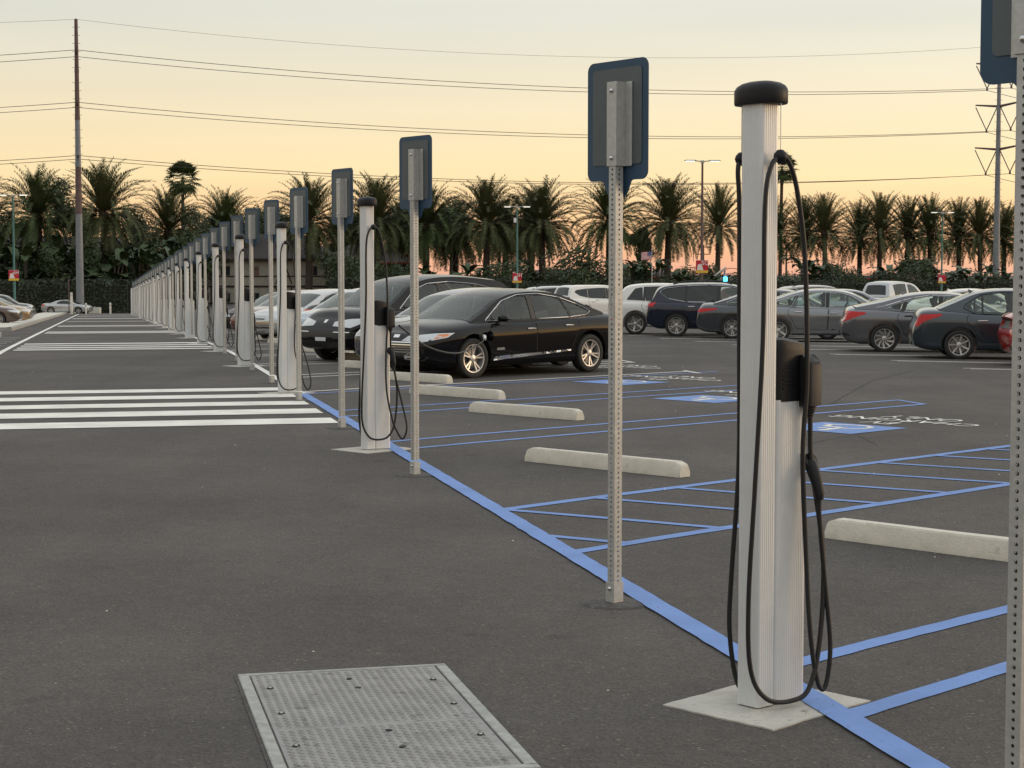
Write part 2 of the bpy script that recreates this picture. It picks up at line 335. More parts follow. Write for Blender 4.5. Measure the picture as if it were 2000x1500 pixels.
def crack(pts, w, lab, seed):
    rn = random.Random(seed); q = []
    for a, b in zip(pts[:-1], pts[1:]):
        A, B = Vector(gpt(*a)), Vector(gpt(*b)); k = max(3, int((B - A).length / .12))
        for i in range(k): q.append(A + (B - A) * i / k + Vector((rn.uniform(-1, 1), rn.uniform(-1, 1))) * .018)
    strip(q, w, 'asphalt_crack', mat('crack_tar', (.03, .028, .027), .9), .003, lab)
crack([(1520, 885), (1600, 862), (1690, 846), (1745, 838)], .010, 'thin crack beside the wheelchair square', 1)
crack([(1622, 790), (1655, 770), (1700, 745), (1790, 722)], .016, 'thin crack running away across the aisle', 2)
crack([(1715, 870), (1672, 850)], .008, 'short crack below the wheelchair square', 3)

# ------------------------------------------------------------------ charging stations
def fluted(w, d, r, cx, pitch, depth, faces):
    """rounded-rectangle outline (x along w axis) with V grooves on chosen sides"""
    o = []; p = rrect(w, d, r, 5, 0, cx); n = len(p)
    for i in range(n):
        a, b = Vector(p[i]), Vector(p[(i + 1) % n]); o.append(tuple(a)); ln = (b - a).length
        if ln > .05:
            t = (b - a).normalized(); nr = Vector((t.y, -t.x)); side = ('R' if nr.x > .7 else 'L' if nr.x < -.7 else 'F' if nr.y > .7 else 'B')
            if side in faces:
                k = int(ln / pitch); st = (ln - (k - 1) * pitch) / 2
                for j in range(k):
                    c = a + t * (st + j * pitch); o += [tuple(c - t * .0022), tuple(c - nr * depth), tuple(c + t * .0022)]
    return o
# local frame: +y towards the stall (body side), -y back of the column (lane side), x across
COLW, COLD, BODW, BODD = .112, .100, .106, .185
ST_TOP = 2.44
def prism_mesh(name, poly, z0, z1, sm=None):
    return MB().prism(poly, z0, z1).mesh(name, sm)
me_col = prism_mesh('column', fluted(COLW, COLD, .015, -.050, .0110, .0016, 'LRB'), .0, ST_TOP - .065, 20)
me_body = prism_mesh('body_shell', fluted(BODW, BODD, .020, .0935, .0110, .0013, 'LRF'), .0, 1.20, 20)
def lens(wx, wy, z0, z1, dome, n=28, e=2.6, cy=0.):
    """cushion solid: superellipse plan, domed top, small lower round"""
    mb = MB(); rings = [(.97, z0), (1.0, z0 + .006), (1.0, z1 - dome), (.975, z1 - dome * .80), (.90, z1 - dome * .52), (.72, z1 - dome * .24), (.45, z1 - dome * .07), (.15, z1)]
    vv = []
    for s, z in rings:
        for j in range(n):
            a = 2 * math.pi * j / n; c, sn = math.cos(a), math.sin(a)
            vv.append((math.copysign(abs(c) ** (2 / e), c) * wx * s, cy + math.copysign(abs(sn) ** (2 / e), sn) * wy * s, z))
    k = len(rings); ff = [(i * n + j, i * n + (j + 1) % n, (i + 1) * n + (j + 1) % n, (i + 1) * n + j) for i in range(k - 1) for j in range(n)] + [tuple(range(n - 1, -1, -1)), tuple(range((k - 1) * n, k * n))]
    return mb.add(vv, ff)
me_cap = lens(.112, .074, ST_TOP - .088, ST_TOP + .004, .040, cy=-.047).mesh('cap', 45)
def head_mesh():
    mb = MB(); pr = rrect(BODW + .004, BODD - .002, .032, 5, 0, .0945)
    zt = lambda y: 1.445 - .036 * max(0, (y - .06) / .125) ** 2
    n = len(pr); vv = [(x, y, 1.203) for x, y in pr]
    for s, dz in ((1, -.035), (.985, -.015), (.93, 0), (.6, .008)):
        vv += [(x * s, .0945 + (y - .0945) * s, zt(.0945 + (y - .0945) * s) + dz) for x, y in pr]
    ff = [tuple(range(n - 1, -1, -1))] + [(i * n + j, i * n + (j + 1) % n, (i + 1) * n + (j + 1) % n, (i + 1) * n + j) for i in range(4) for j in range(n)] + [tuple(range(4 * n, 5 * n))]
    mb.add(vv, ff)
    return mb.mesh('head', 45)
me_head = head_mesh()
me_slat = MB().box((0, 0, 0), (.004, .075, .007)).mesh('vent_slat')
def outlet_mesh(s):
    """cable outlet box on the side of the head"""
    mb = MB(); pl = rrect(.060, .085, .018, 4, s * .082, .165); n = len(pl); vv = [(x, y, 1.185) for x, y in pl]
    top = lambda x, y: 1.385 - .6 * max(0, abs(x) - .065)
    vv += [(x, y, top(x, y) - .012) for x, y in pl] + [(s * .082 + (x - s * .082) * .85, .165 + (y - .165) * .85, top(x, y)) for x, y in pl]
    mb.add(vv, [tuple(range(n - 1, -1, -1))] + [(i * n + j, i * n + (j + 1) % n, (i + 1) * n + (j + 1) % n, (i + 1) * n + j) for i in range(2) for j in range(n)] + [tuple(range(2 * n, 3 * n))])
    return mb.mesh('cable_outlet', 45)
me_outR, me_outL = outlet_mesh(1), outlet_mesh(-1)
def relief_mesh(s):
    mb = MB(); pr = []
    for k in range(5): pr += [(.027 - .0035 * k, -.011 * k), (.027 - .0035 * k, -.011 * k - .007), (.021 - .0035 * k, -.011 * k - .008)]
    mb.lathe(pr + [(.004, -.056)], 12, M=Matrix.Translation((s * .082, .165, 1.188))); return mb.mesh('strain_relief', 30)
me_relR, me_relL = relief_mesh(1), relief_mesh(-1)
def connector_mesh(s):
    """charging handle resting in its holster"""
    mb = MB(); b = Vector((s * .062, .175, .0))
    pts = [b + Vector((s * -.01, 0, .96)), b + Vector((s * .012, 0, .955)), b + Vector((s * .03, 0, .925)), b + Vector((s * .048, .0, .885)), b + Vector((s * .060, 0, .845)), b + Vector((s * .062, 0, .815))]
    mb.tube(catmull(pts, 4), [.026] * 9 + [.026 - .0008 * i for i in range(12)], 12)
    mb.lathe([(.0, .0), (.034, .0), (.034, .03), (.0, .03)], 16, M=Matrix.Translation(b + Vector((s * -.006, 0, .955))) @ Matrix.Rotation(s * R(70), 4, 'Y'))
    return mb.mesh('charging_handle', 40)
me_conR, me_conL = connector_mesh(1), connector_mesh(-1)
def hang(pts, r=.0098, n=8): return MB().tube(catmull(pts, 7), r, 8).mesh('charging_cable', 50)
def cable_variant(side, k):
    """outlet -> loop near the ground -> up over the pulley ball -> down -> loop -> handle"""
    s = side; rnd = random.Random(k * 7 + (s > 0)); j = lambda a: rnd.uniform(-a, a)
    xo, yo = s * .082, .165; xb = s * .100; w = .02 if s > 0 else 0; lo = .035 if k == 0 else .04 + rnd.random() * .07
    out = 0 if k == 0 else rnd.random() * .06
    a = [(xo, yo, 1.14), (xo + s * .012 + j(.01), yo + .005, .95), (xo + s * .04, yo + .025 + j(.02), .6), (xo + s * .055, yo + .01, .28), (xo + s * .055, yo - .05, lo + .045), (xo + s * .04, .03, lo)]
    if s > 0: a += [(.095, -.09, lo + .02), (.07, -.155, lo + .14), (.068, -.168, .45), (.085, -.155, .9)]
    else: a += [(-.12, -.03, lo + .05), (-.135, -.055, .28), (-.128, -.055, .5), (-.102, -.045, .95)]
    a += [(xb, -.135 if s > 0 else -.05, 1.45), (xb, -.13 if s > 0 else -.055, 1.95), (xb, -.10 if s > 0 else -.065, 2.105), (xb, -.045, 2.148)]
    b = [(xb, .005, 2.13), (xb + s * .002, .055, 2.01), (xb + s * .004, .10 if s > 0 else .01, 1.75), (xb + s * .004, .118 if s > 0 else .0, 1.30), (xb + s * .002, .10, 1.0), (xb + s * .006, .11 + j(.02), .6), (xb + s * .03 + s * out, .125, .28), (xb + s * .04 + s * out, .16, .09 if k == 0 else lo + .05),
         (xb + s * .05 + s * out, .195, .075 if k == 0 else lo), (xb + s * .055 + s * out, .215, .2 + lo), (s * .135, .20, .5), (s * .124, .178, .74), (s * .124, .175, .82)]
    if k: b = b[:6] + [(xb + s * (.045 + out), .13, .30), (xb + s * (.07 + out), .17, lo + .07), (xb + s * (.10 + out), .215, lo), (xb + s * (.12 + out), .25, lo + .11), (s * (.165 + out * .6), .245, .42), (s * .130, .185, .72), (s * .124, .175, .82)]
    return hang(a + b)
me_cab = {(s, k): cable_variant(s, k) for s in (-1, 1) for k in range(4)}
me_ball = MB().lathe([(.0, -.027), (.012, -.025), (.023, -.013), (.027, 0), (.023, .013), (.012, .025), (.0, .027)], 16).mesh('pulley_ball', 60)
me_wire = MB().tube([(0, 0, 0), (0, 0, .22)], .0022, 5).mesh('retractor_cord', 60)
def pad_mesh():
    """concrete foundation pad, rough-cut edges"""
    rnd = random.Random(5); n = 10; o = []
    c = [(-.27, -.30), (.27, -.30), (.27, .34), (-.27, .34)]
    for i in range(4):
        a, b = Vector(c[i]), Vector(c[(i + 1) % 4])
        for k in range(n): p = a + (b - a) * k / n; o.append((p.x + rnd.uniform(-.005, .005), p.y + rnd.uniform(-.005, .005)))
    return MB().prism(o, -.08, .006).mesh('concrete_pad')
me_pad = pad_mesh()
STU = [-2.2, 8.25, 16.6, 24.4] + [31.7 + 7.15 * k for k in range(18)]
ORD = ['nearest', 'second', 'third', 'fourth', 'fifth', 'sixth', 'seventh', 'eighth', 'ninth', 'tenth', 'eleventh', 'twelfth', 'thirteenth', 'fourteenth', 'fifteenth', 'sixteenth', 'seventeenth', 'eighteenth', 'nineteenth', 'twentieth', 'twenty-first', 'twenty-second', 'twenty-third', 'twenty-fourth', 'twenty-fifth', 'twenty-sixth', 'twenty-seventh', 'twenty-eighth', 'twenty-ninth', 'thirtieth', 'thirty-first', 'thirty-second', 'thirty-third', 'thirty-fourth', 'thirty-fifth', 'thirty-sixth', 'thirty-seventh', 'thirty-eighth', 'thirty-ninth', 'fortieth', 'forty-first', 'forty-second', 'forty-third', 'forty-fourth', 'forty-fifth', 'forty-sixth']
def station(i, u):
    x, y = rowxy(u, -.03); z = G(x, y)
    rz = R(-50)
    lab = ('nearest tall silver charging station on a pale concrete pad, black cables looped both sides' if i == 0 else
           'tall silver charging station, %s from the camera in the long row' % ORD[i])
    t = empty('charging_station', (x, y, z), rz); tag(t, lab, 'charging station', 'charging stations along the lane')
    if i < 12: tag(obj('concrete_pad', me_pad, CONC2, t, rot=(0, 0, R(5))), 'pale rough concrete pad')
    c = obj('column', me_col, ALU, t); c.location.z = .012
    b = obj('body_shell', me_body, ALU, t); b.location.z = .010
    obj('cap', me_cap, BLACKP, t)
    h = obj('head', me_head, BLACKP, t); [obj('vent_slat', me_slat, BLACKP, h, (BODW / 2 + .003, .07, 1.255 + k * .017)) for k in range(5) if i < 4]
    for s in (1, -1):
        o = obj('cable_outlet', me_outR if s > 0 else me_outL, BLACKP, t); obj('strain_relief', me_relR if s > 0 else me_relL, RUBBER, o)
        if (i * 3 + s) % 5 != 4 or i < 2:
            obj('charging_handle', me_conR if s > 0 else me_conL, BLACKP, t)
            k = 0 if i == 0 else 1 + (i + (s > 0)) % 3
            obj('charging_cable', me_cab[(s, k)], RUBBER, t)
        obj('pulley_ball', me_ball, BLACKP, t, (s * .100, -.045, 2.150))
        obj('retractor_cord', me_wire, STEEL, t, (s * .100, -.045, 2.155))
    return t
for i, u in enumerate(STU): station(i, u)
# ------------------------------------------------------------------ stall signs on perforated square posts
def perf_post_mesh(h, w=.051, pitch=.0254):
    """square tube with a real round hole every inch on each face"""
    n = int(h / pitch); mb = MB(); r = .0065; hw = w / 2
    for q in range(4):
        M = Matrix.Rotation(q * math.pi / 2, 4, 'Z')
        for k in range(n):
            z0, z1 = k * pitch, (k + 1) * pitch; zc = (z0 + z1) / 2
            sq = [(-hw, z0), (0, z0), (hw, z0), (hw, zc), (hw, z1), (0, z1), (-hw, z1), (-hw, zc)]
            ci = [(r * math.cos(R(225 + 45 * i)), zc + r * math.sin(R(225 + 45 * i))) for i in range(8)]
            vv = [M @ Vector((a, -hw, b)) for a, b in sq + ci] + [M @ Vector((a, -hw + .004, b)) for a, b in ci]
            mb.add(vv, [(i, (i + 1) % 8, 8 + (i + 1) % 8, 8 + i) for i in range(8)] + [(8 + i, 8 + (i + 1) % 8, 16 + (i + 1) % 8, 16 + i) for i in range(8)])
    mb.prism([(-hw + .004, -hw + .004), (hw - .004, -hw + .004), (hw - .004, hw - .004), (-hw + .004, hw - .004)], n * pitch - .001, n * pitch)
    return mb.mesh('perforated_post')
me_post = perf_post_mesh(2.62)
MGALVIN = mat('post_inside', (.06, .06, .06), .8)
def sign_outline():
    w, h, r = .457, .61, .045; o = []
    def arc(cx, cz, rr, a0, a1, n=6):
        for i in range(n + 1): a = R(a0 + (a1 - a0) * i / n); o.append((cx + rr * math.cos(a), cz + rr * math.sin(a)))
    arc(w / 2 - r, h - r, r, 0, 90); arc(-w / 2 + r, h - r, r, 90, 180); arc(-w / 2 + r, r, r, 180, 270)
    arc(-.122, -.022, .022, 90, 0, 3); arc(0, .0, .10, 192, 348, 10); arc(.122, -.022, .022, 180, 90, 3); arc(w / 2 - r, r, r, 270, 360)
    return o
SO = sign_outline()
def plate(poly, y0, y1):
    n = len(poly); mb = MB(); mb.add([(x, y0, z) for x, z in poly] + [(x, y1, z) for x, z in poly], [tuple(range(n)), tuple(range(2 * n - 1, n - 1, -1))] + [(i, n + i, n + (i + 1) % n, (i + 1) % n) for i in range(n)]); return mb
me_splate = plate(SO, 0, .004).mesh('sign_plate')
me_sfront = plate([(x * .985, .61 / 2 + (z - .305) * .985) for x, z in SO], .0042, .005).mesh('sign_face')
me_spanel = plate([(x, z + .02) for x, z in [(a, b + .305) for a, b in rrect(.37, .49, .02, 4)]], -.004, -.0005).mesh('backing_panel')
def bracket_mesh():
    p = [(-.085, -.0045), (-.085, -.009), (-.036, -.009), (-.036, -.070), (.036, -.070), (.036, -.009), (.085, -.009), (.085, -.0045), (.031, -.0045), (.031, -.065), (-.031, -.065), (-.031, -.0045)]
    return MB().prism(p, .07, .495).mesh('sign_bracket')
me_brk = bracket_mesh()
me_slv = MB().prism([(-.032, -.032), (.032, -.032), (.032, .032), (-.032, .032)], -.03, .115).mesh('post_sleeve')
me_sbolt = MB().lathe([(0, .011), (.007, .0095), (.011, .005), (.012, 0), (.012, -.004)], 12).mesh('bolt', 50)
me_ring = MB().lathe([(.0, .012), (.06, .011), (.13, .008), (.175, .005), (.19, -.01)], 26).mesh('asphalt_collar', 60)
PATCH = mat('fresh_tar', (.055, .05, .047), .75, bump=.8, bscale=25, var=.5, vscale=14, dirt=((.20, .19, .18), 22, .58))
SGU = [-4.13, 0, 6.0, 10.7, 15.1, 19.05] + [22.75 + 3.62 * k for k in range(36)]
SGROT = R(-51)
def sign(i, u, top=2.86):
    x, y = rowxy(u, 0); z = G(x, y); rnd = random.Random(i + 40)
    rz = SGROT + (R(rnd.uniform(-3, 3)) if i > 1 else 0)
    lab = {0: 'blue backed stall sign on a perforated steel post, cut by the right edge', 1: 'large blue backed stall sign on a perforated steel post beside the manhole lid'}.get(i, 'blue backed stall sign on a perforated post, %s from the camera in the row' % ORD[i])
    t = empty('stall_sign', (x, y, z), rz); tag(t, lab, 'sign', 'stall signs along the charger row')
    dz = (top - .61 - .07 if i == 1 else top - .61)
    obj('perforated_post', me_post, GALV, t, (0, 0, dz + .49 - 2.61 + .0))
    if i < 10:
        s_ = obj('post_sleeve', me_slv, GALV, t)
        for a, b, q in ((-.033, 0, 3), (0, -.033, 0), ):
            M = Matrix.Rotation(R(90), 4, 'X') if q == 0 else Matrix.Rotation(R(-90), 4, 'Y')
            for zz in (.082,): o = obj('bolt', me_sbolt, STEEL, s_, (a, b, zz)); o.rotation_euler = M.to_euler()
        obj('asphalt_collar', me_ring, PATCH, t)
    # plate stands on the stall side of the post
    T = (0, .0265 + .045, dz)
    p = obj('sign_plate', me_splate, SIGNBLUE, t, (-.035 if i else .03, .031 + .009, dz)); obj('sign_face', me_sfront, SIGNWHITE, p)
    obj('backing_panel', me_spanel, SIGNGREY, t, (-.035 if i else .03, .040, dz))
    b = obj('sign_bracket', me_brk, GALV, t, (0, .038, dz))
    if i < 8:
        for zz in (.11, .45): o = obj('bolt', me_sbolt, STEEL, b, (0, -.071, zz)); o.rotation_euler = (R(90), 0, 0)
    return t
for i, u in enumerate(SGU): sign(i, u)
# ------------------------------------------------------------------ wheel stops
def stop_mesh(k):
    rnd = random.Random(k); L_ = 1.83; xs = [-L_ / 2, -L_ / 2 + .07, -.5, 0, .5, L_ / 2 - .07, L_ / 2]; vv = []
    pr = [(-.075, 0), (-.075, .055), (-.052, .128), (.052, .128), (.075, .055), (.075, 0)]
    for x in xs:
        e = .82 if abs(x) > .9 else 1
        vv += [(x, a * (e if b > .06 else 1) + rnd.uniform(-.002, .002), b * e + rnd.uniform(-.002, .002) * (b > 0)) for a, b in pr]
    n = 6; ff = [(i * n + j, i * n + j + 1, (i + 1) * n + j + 1, (i + 1) * n + j) for i in range(len(xs) - 1) for j in range(n - 1)] + [tuple(range(n - 1, -1, -1)), tuple(range(6 * n, 7 * n))]
    me = mesh('wheel_stop', vv, ff); bm = bmesh.new(); bm.from_mesh(me); bmesh.ops.recalc_face_normals(bm, faces=bm.faces[:])
    bmesh.ops.bevel(bm, geom=[e for e in bm.edges if e.is_manifold and e.calc_face_angle(0) > .35], offset=.009, segments=2, affect='EDGES'); bm.to_mesh(me); bm.free(); smooth(me, 35); return me
STOPS = [stop_mesh(k) for k in range(3)]
me_pin = MB().lathe([(0, .004), (.012, .003), (.014, -.002)], 10).mesh('anchor_pin', 40)
stop_xy = []
for i, (a, b) in enumerate([((1605, 1050), (2010, 1114)), ((1028, 897), (1325, 938)), ((920, 803), (1120, 823))]):
    A, B = Vector(gpt(*a)), Vector(gpt(*b)); d = -W45; c = (A + B) / 2 + S45 * .075
    if i == 0: c = A + d * .93 + S45 * .075
    stop_xy.append(c)
base = stop_xy[2]
# later stalls repeat along the row
for k, u in enumerate((15.55, 19.3, 23.0, 26.9, 30.6, 34.3, 38, 41.8, 45.5)): 
    stop_xy.append(Vector(rowxy(u, 2.25)) )
LS = ['pale concrete wheel stop closest to the camera, cut by the right sign post', 'pale concrete wheel stop behind the big sign post', 'pale concrete wheel stop in the stall nearer than the black sedan', 'pale concrete wheel stop beside the front wheel of the black sedan']
for i, c in enumerate(stop_xy):
    o = obj('wheel_stop', STOPS[i % 3], CONC, None, (c.x, c.y, G(c.x, c.y)), (0, 0, math.atan2(-W45.y, -W45.x)))
    tag(o, LS[i] if i < 4 else 'concrete wheel stop under the parked cars, %s from the camera' % ORD[i], 'wheel stop', 'concrete wheel stops')
    if i < 3:
        for s in (-.55, .55): obj('anchor_pin', me_pin, GALV, o, (s, 0, .127))
# ------------------------------------------------------------------ utility vault lid in the lane
def tread_mesh(w, h, x0=0, y0=0):
    """raised chevron bars of tread plate"""
    mb = MB(); px, py = .034, .021; ny = int(h / py); nx = int(w / px)
    for r_ in range(ny):
        for c in range(nx):
            x = x0 - w / 2 + (c + .5) * px; y = y0 - h / 2 + (r_ + .5) * py; a = R(32) if (c + r_) % 2 == 0 else R(-32)
            ca, sa = math.cos(a), math.sin(a); l, t = .0135, .003
            q = [(-l, 0), (0, -t), (l, 0), (0, t)]; b = [(x + p * ca - s * sa, y + p * sa + s * ca, 0) for p, s in q]
            tp = [(x + p * ca * .7 - s * sa * .6, y + p * sa * .7 + s * ca * .6, .0024) for p, s in q]
            mb.add(b + tp, [(4, 5, 6, 7)] + [(i, (i + 1) % 4, 4 + (i + 1) % 4, 4 + i) for i in range(4)])
    return mb
def vault():
    c4 = [Vector(gpt(*p)) for p in ((465, 1325), (880, 1297), (1035, 1490))]
    wv = c4[1] - c4[0]; ang = RA + R(.6); W = wv.length * .965; D = 1.66
    cen = (c4[0] + c4[1]) / 2 + Vector((-.015, .0)) + Vector((math.sin(ang), -math.cos(ang))) * D / 2
    t = empty('vault_lid', (cen.x, cen.y, G(cen.x, cen.y)), ang); tag(t, 'grey steel tread plate lid of a utility vault set in the asphalt lane', 'manhole lid')
    VST = mat('vault_steel', (.285, .28, .27), .6, .1, var=.22, vscale=5, bump=.15, bscale=60, dirt=((.12, .115, .11), 9, .57))
    FR = mat('vault_frame_concrete', (.36, .365, .345), .85, bump=.4, bscale=60, var=.2, vscale=18, dirt=((.16, .15, .14), 12, .6))
    fw = .045
    for cx, cy, sx, sy in ((0, D / 2 - .011, W, .022), (0, -D / 2 + fw / 2, W, fw), (-W / 2 + fw / 2, -.001, fw, D - .024 - fw), (W / 2 - fw / 2, -.001, fw, D - .024 - fw)):
        MB().box((cx, cy, -.02), (sx, sy, .062), ch=.003).build('frame_rail', FR, t)
    iw, ih = W - 2 * fw - .016, D - .022 - fw - .016
    y1 = D / 2 - .03; split = .575
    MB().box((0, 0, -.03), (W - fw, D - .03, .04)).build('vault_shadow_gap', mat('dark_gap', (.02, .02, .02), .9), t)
    for k, (ya, yb) in enumerate(((y1 - ih * split, y1), (y1 - ih, y1 - ih * split - .005))):
        h = yb - ya; yc = (ya + yb) / 2
        p = MB().box((0, yc, -.004), (iw, h, .024), ch=.002).build('lid_plate', VST, t)
        tr = tread_mesh(iw - .02, h - .02, 0, yc).build('tread_bars', VST, p, loc=(0, 0, .0082)); tr['kind'] = 'stuff'
        HO = mat('lift_hole', (.012, .012, .012), .8)
        for hx, hy in ((.0, h * .32), (.012, h * .14)) if k == 0 else ((.02, h * .33), (.03, -.02)):
            MB().lathe([(0, 0), (.0125, 0), (.0125, -.004)], 12).build('lift_hole', HO, p, loc=(hx, yc + hy, .0115))
        for sx in (-1, 1):
            for hy in ((.22, -.25) if k == 0 else (.12, )):
                b = MB().lathe([(0, .001), (.013, .001), (.015, -.002)], 14).build('bolt_recess', HO, p, loc=(sx * (iw / 2 - .055), yc + hy * h, .0112))
                MB().lathe([(0, .004), (.006, .003), (.007, 0)], 8).build('bolt', GALV, b)
    # shallow rim of broken asphalt round the frame
    rim = MB().prism(rrect(W + .03, D + .03, .02, 4), -.05, .004).build('asphalt_rim', PATCH, t)
vault()
# ------------------------------------------------------------------ cars
def lerp_tab(t, x):
    if x <= t[0][0]: return t[0][1]
    for (a, b), (c, d) in zip(t[:-1], t[1:]):
        if x <= c:
            k = (x - a) / (c - a) if c > a else 0; return b + (d - b) * k
    return t[-1][1]
def smooth_tab(t, n=8):
    """monotone-ish cubic resample of a table"""
    o = []; m = []
    for i in range(len(t)):
        if i == 0: m.append((t[1][1] - t[0][1]) / (t[1][0] - t[0][0]))
        elif i == len(t) - 1: m.append((t[-1][1] - t[-2][1]) / (t[-1][0] - t[-2][0]))
        else:
            a = (t[i][1] - t[i - 1][1]) / (t[i][0] - t[i - 1][0]); b = (t[i + 1][1] - t[i][1]) / (t[i + 1][0] - t[i][0]); m.append(0 if a * b < 0 else 2 * a * b / (a + b) if a + b else 0)
    for i in range(len(t) - 1):
        h = t[i + 1][0] - t[i][0]
        for j in range(n):
            s = j / n; s2, s3 = s * s, s ** 3
            o.append((t[i][0] + h * s, (2 * s3 - 3 * s2 + 1) * t[i][1] + (s3 - 2 * s2 + s) * h * m[i] + (-2 * s3 + 3 * s2) * t[i + 1][1] + (s3 - s2) * h * m[i + 1]))
    return o + [t[-1]]
def in_poly(p, poly):
    x, y = p; c = False; n = len(poly)
    for i in range(n):
        x1, y1 = poly[i]; x2, y2 = poly[i - 1]
        if (y1 > y) != (y2 > y) and x < (x2 - x1) * (y - y1) / (y2 - y1) + x1: c = not c
    return c
def densify(poly, s, close=True):
    o = []; n = len(poly)
    for i in range(n if close else n - 1):
        a, b = Vector(poly[i]), Vector(poly[(i + 1) % n]); k = max(1, int((b - a).length / s)); o += [tuple(a + (b - a) * j / k) for j in range(k)]
    if not close: o.append(tuple(poly[-1]))
    return o
def round_poly(poly, r=.03, n=3):
    o = []; k = len(poly)
    for i in range(k):
        p, a, b = Vector(poly[i]), Vector(poly[i - 1]), Vector(poly[(i + 1) % k]); ra = min(r, (a - p).length * .45); rb = min(r, (b - p).length * .45)
        A, B = p + (a - p).normalized() * ra, p + (b - p).normalized() * rb
        for j in range(n + 1): t = j / n; o.append(tuple(A * (1 - t) ** 2 + p * 2 * t * (1 - t) + B * t * t))
    return o
def tri2d(outer, holes=(), step=.09):
    """triangulated 2D region with holes and inner points"""
    polys = [densify(outer, step)] + [densify(h, step) for h in holes]; pts, edges = [], []
    for p in polys:
        b = len(pts); pts += [Vector(q) for q in p]; edges += [(b + i, b + (i + 1) % len(p)) for i in range(len(p))]
    xs = [q[0] for q in outer]; ys = [q[1] for q in outer]; y = min(ys) + step / 2
    while y < max(ys):
        x = min(xs) + step / 2
        while x < max(xs):
            if in_poly((x, y), polys[0]) and not any(in_poly((x, y), h) for h in polys[1:]) and min((Vector((x, y)) - q).length_squared for q in pts[:sum(len(p) for p in polys)]) > (step * .45) ** 2: pts.append(Vector((x, y)))
            x += step
        y += step
    v, e, f, *_ = delaunay_2d_cdt(pts, edges, [], 0, 1e-5)
    ff = []
    for t in f:
        c = sum((v[i] for i in t), Vector((0, 0))) / len(t)
        if in_poly(c, polys[0]) and not any(in_poly(c, h) for h in polys[1:]): ff.append(tuple(t))
    return [tuple(q) for q in v], ff
def orient(me, d):
    bm = bmesh.new(); bm.from_mesh(me)
    for f in bm.faces:
        f.normal_update()
        if f.normal.dot(d) < 0: f.normal_flip()
    bm.to_mesh(me); bm.free()
# ---- car materials
def carpaint(name, col, metal=.0, flake=.25, rough=.25):
    if name in MATS: return MATS[name]
    m = mat(name, col, rough, metal, .5 if metal else .08, coat=1.0); b = m.node_tree.nodes['Principled BSDF']; b.inputs['Coat Roughness'].default_value = .025
    return m
def glass_mat(name, tint, refl=1.0):
    if name in MATS: return MATS[name]
    m = bpy.data.materials.new(name); m.use_nodes = True; nt = m.node_tree; nt.nodes.clear(); N = nt.nodes.new; L = nt.links.new
    t = N('ShaderNodeBsdfTransparent'); t.inputs[0].default_value = (*tint, 1); g_ = N('ShaderNodeBsdfGlossy'); g_.inputs['Roughness'].default_value = .015; g_.inputs['Color'].default_value = (.95, 1, .98, 1)
    f = N('ShaderNodeFresnel'); f.inputs['IOR'].default_value = 1.55; k = N('ShaderNodeMath'); k.operation = 'MULTIPLY_ADD'; k.use_clamp = True; L(f.outputs[0], k.inputs[0]); k.inputs[1].default_value = 1.0 * refl; k.inputs[2].default_value = .01
    mx = N('ShaderNodeMixShader'); L(k.outputs[0], mx.inputs[0]); L(t.outputs[0], mx.inputs[1]); L(g_.outputs[0], mx.inputs[2]); o = N('ShaderNodeOutputMaterial'); L(mx.outputs[0], o.inputs[0])
    MATS[name] = m; return m
GLASS = glass_mat('car_glass', (.78, .85, .81)); PRIV = glass_mat('privacy_glass', (.10, .11, .12))
CHROME = mat('chrome', (.80, .80, .80), .12, 1.0); TYRE = mat('tyre', (.018, .018, .018), .75, bump=.2, bscale=120)
RIM = mat('alloy_rim', (.50, .50, .50), .38, .8); RIMD = mat('dark_rim', (.05, .05, .055), .35, .6); TRIMK = mat('black_trim', (.015, .015, .016), .45)
INT = mat('cabin_dark', (.035, .035, .038), .8); SEAT = mat('seat_fabric', (.13, .13, .135), .85); SEATL = mat('pale_seat', (.22, .21, .20), .85)
LAMPG = mat('headlamp_lens', (.55, .57, .58), .08, .35, coat=1); AMB = mat('amber_lens', (.70, .22, .05), .12, .0, coat=1); RED = mat('tail_lens', (.50, .010, .012), .2, 0, spec=.3, coat=.25); CLEAR = mat('clear_tail_lens', (.62, .58, .52), .12, .1, coat=1)
PLATE = mat('number_plate', (.68, .70, .72), .45)
SEAM = mat('panel_gap', (.006, .006, .006), .8); BRAKE = mat('brake_disc', (.22, .22, .22), .4, .8)
WH = {}
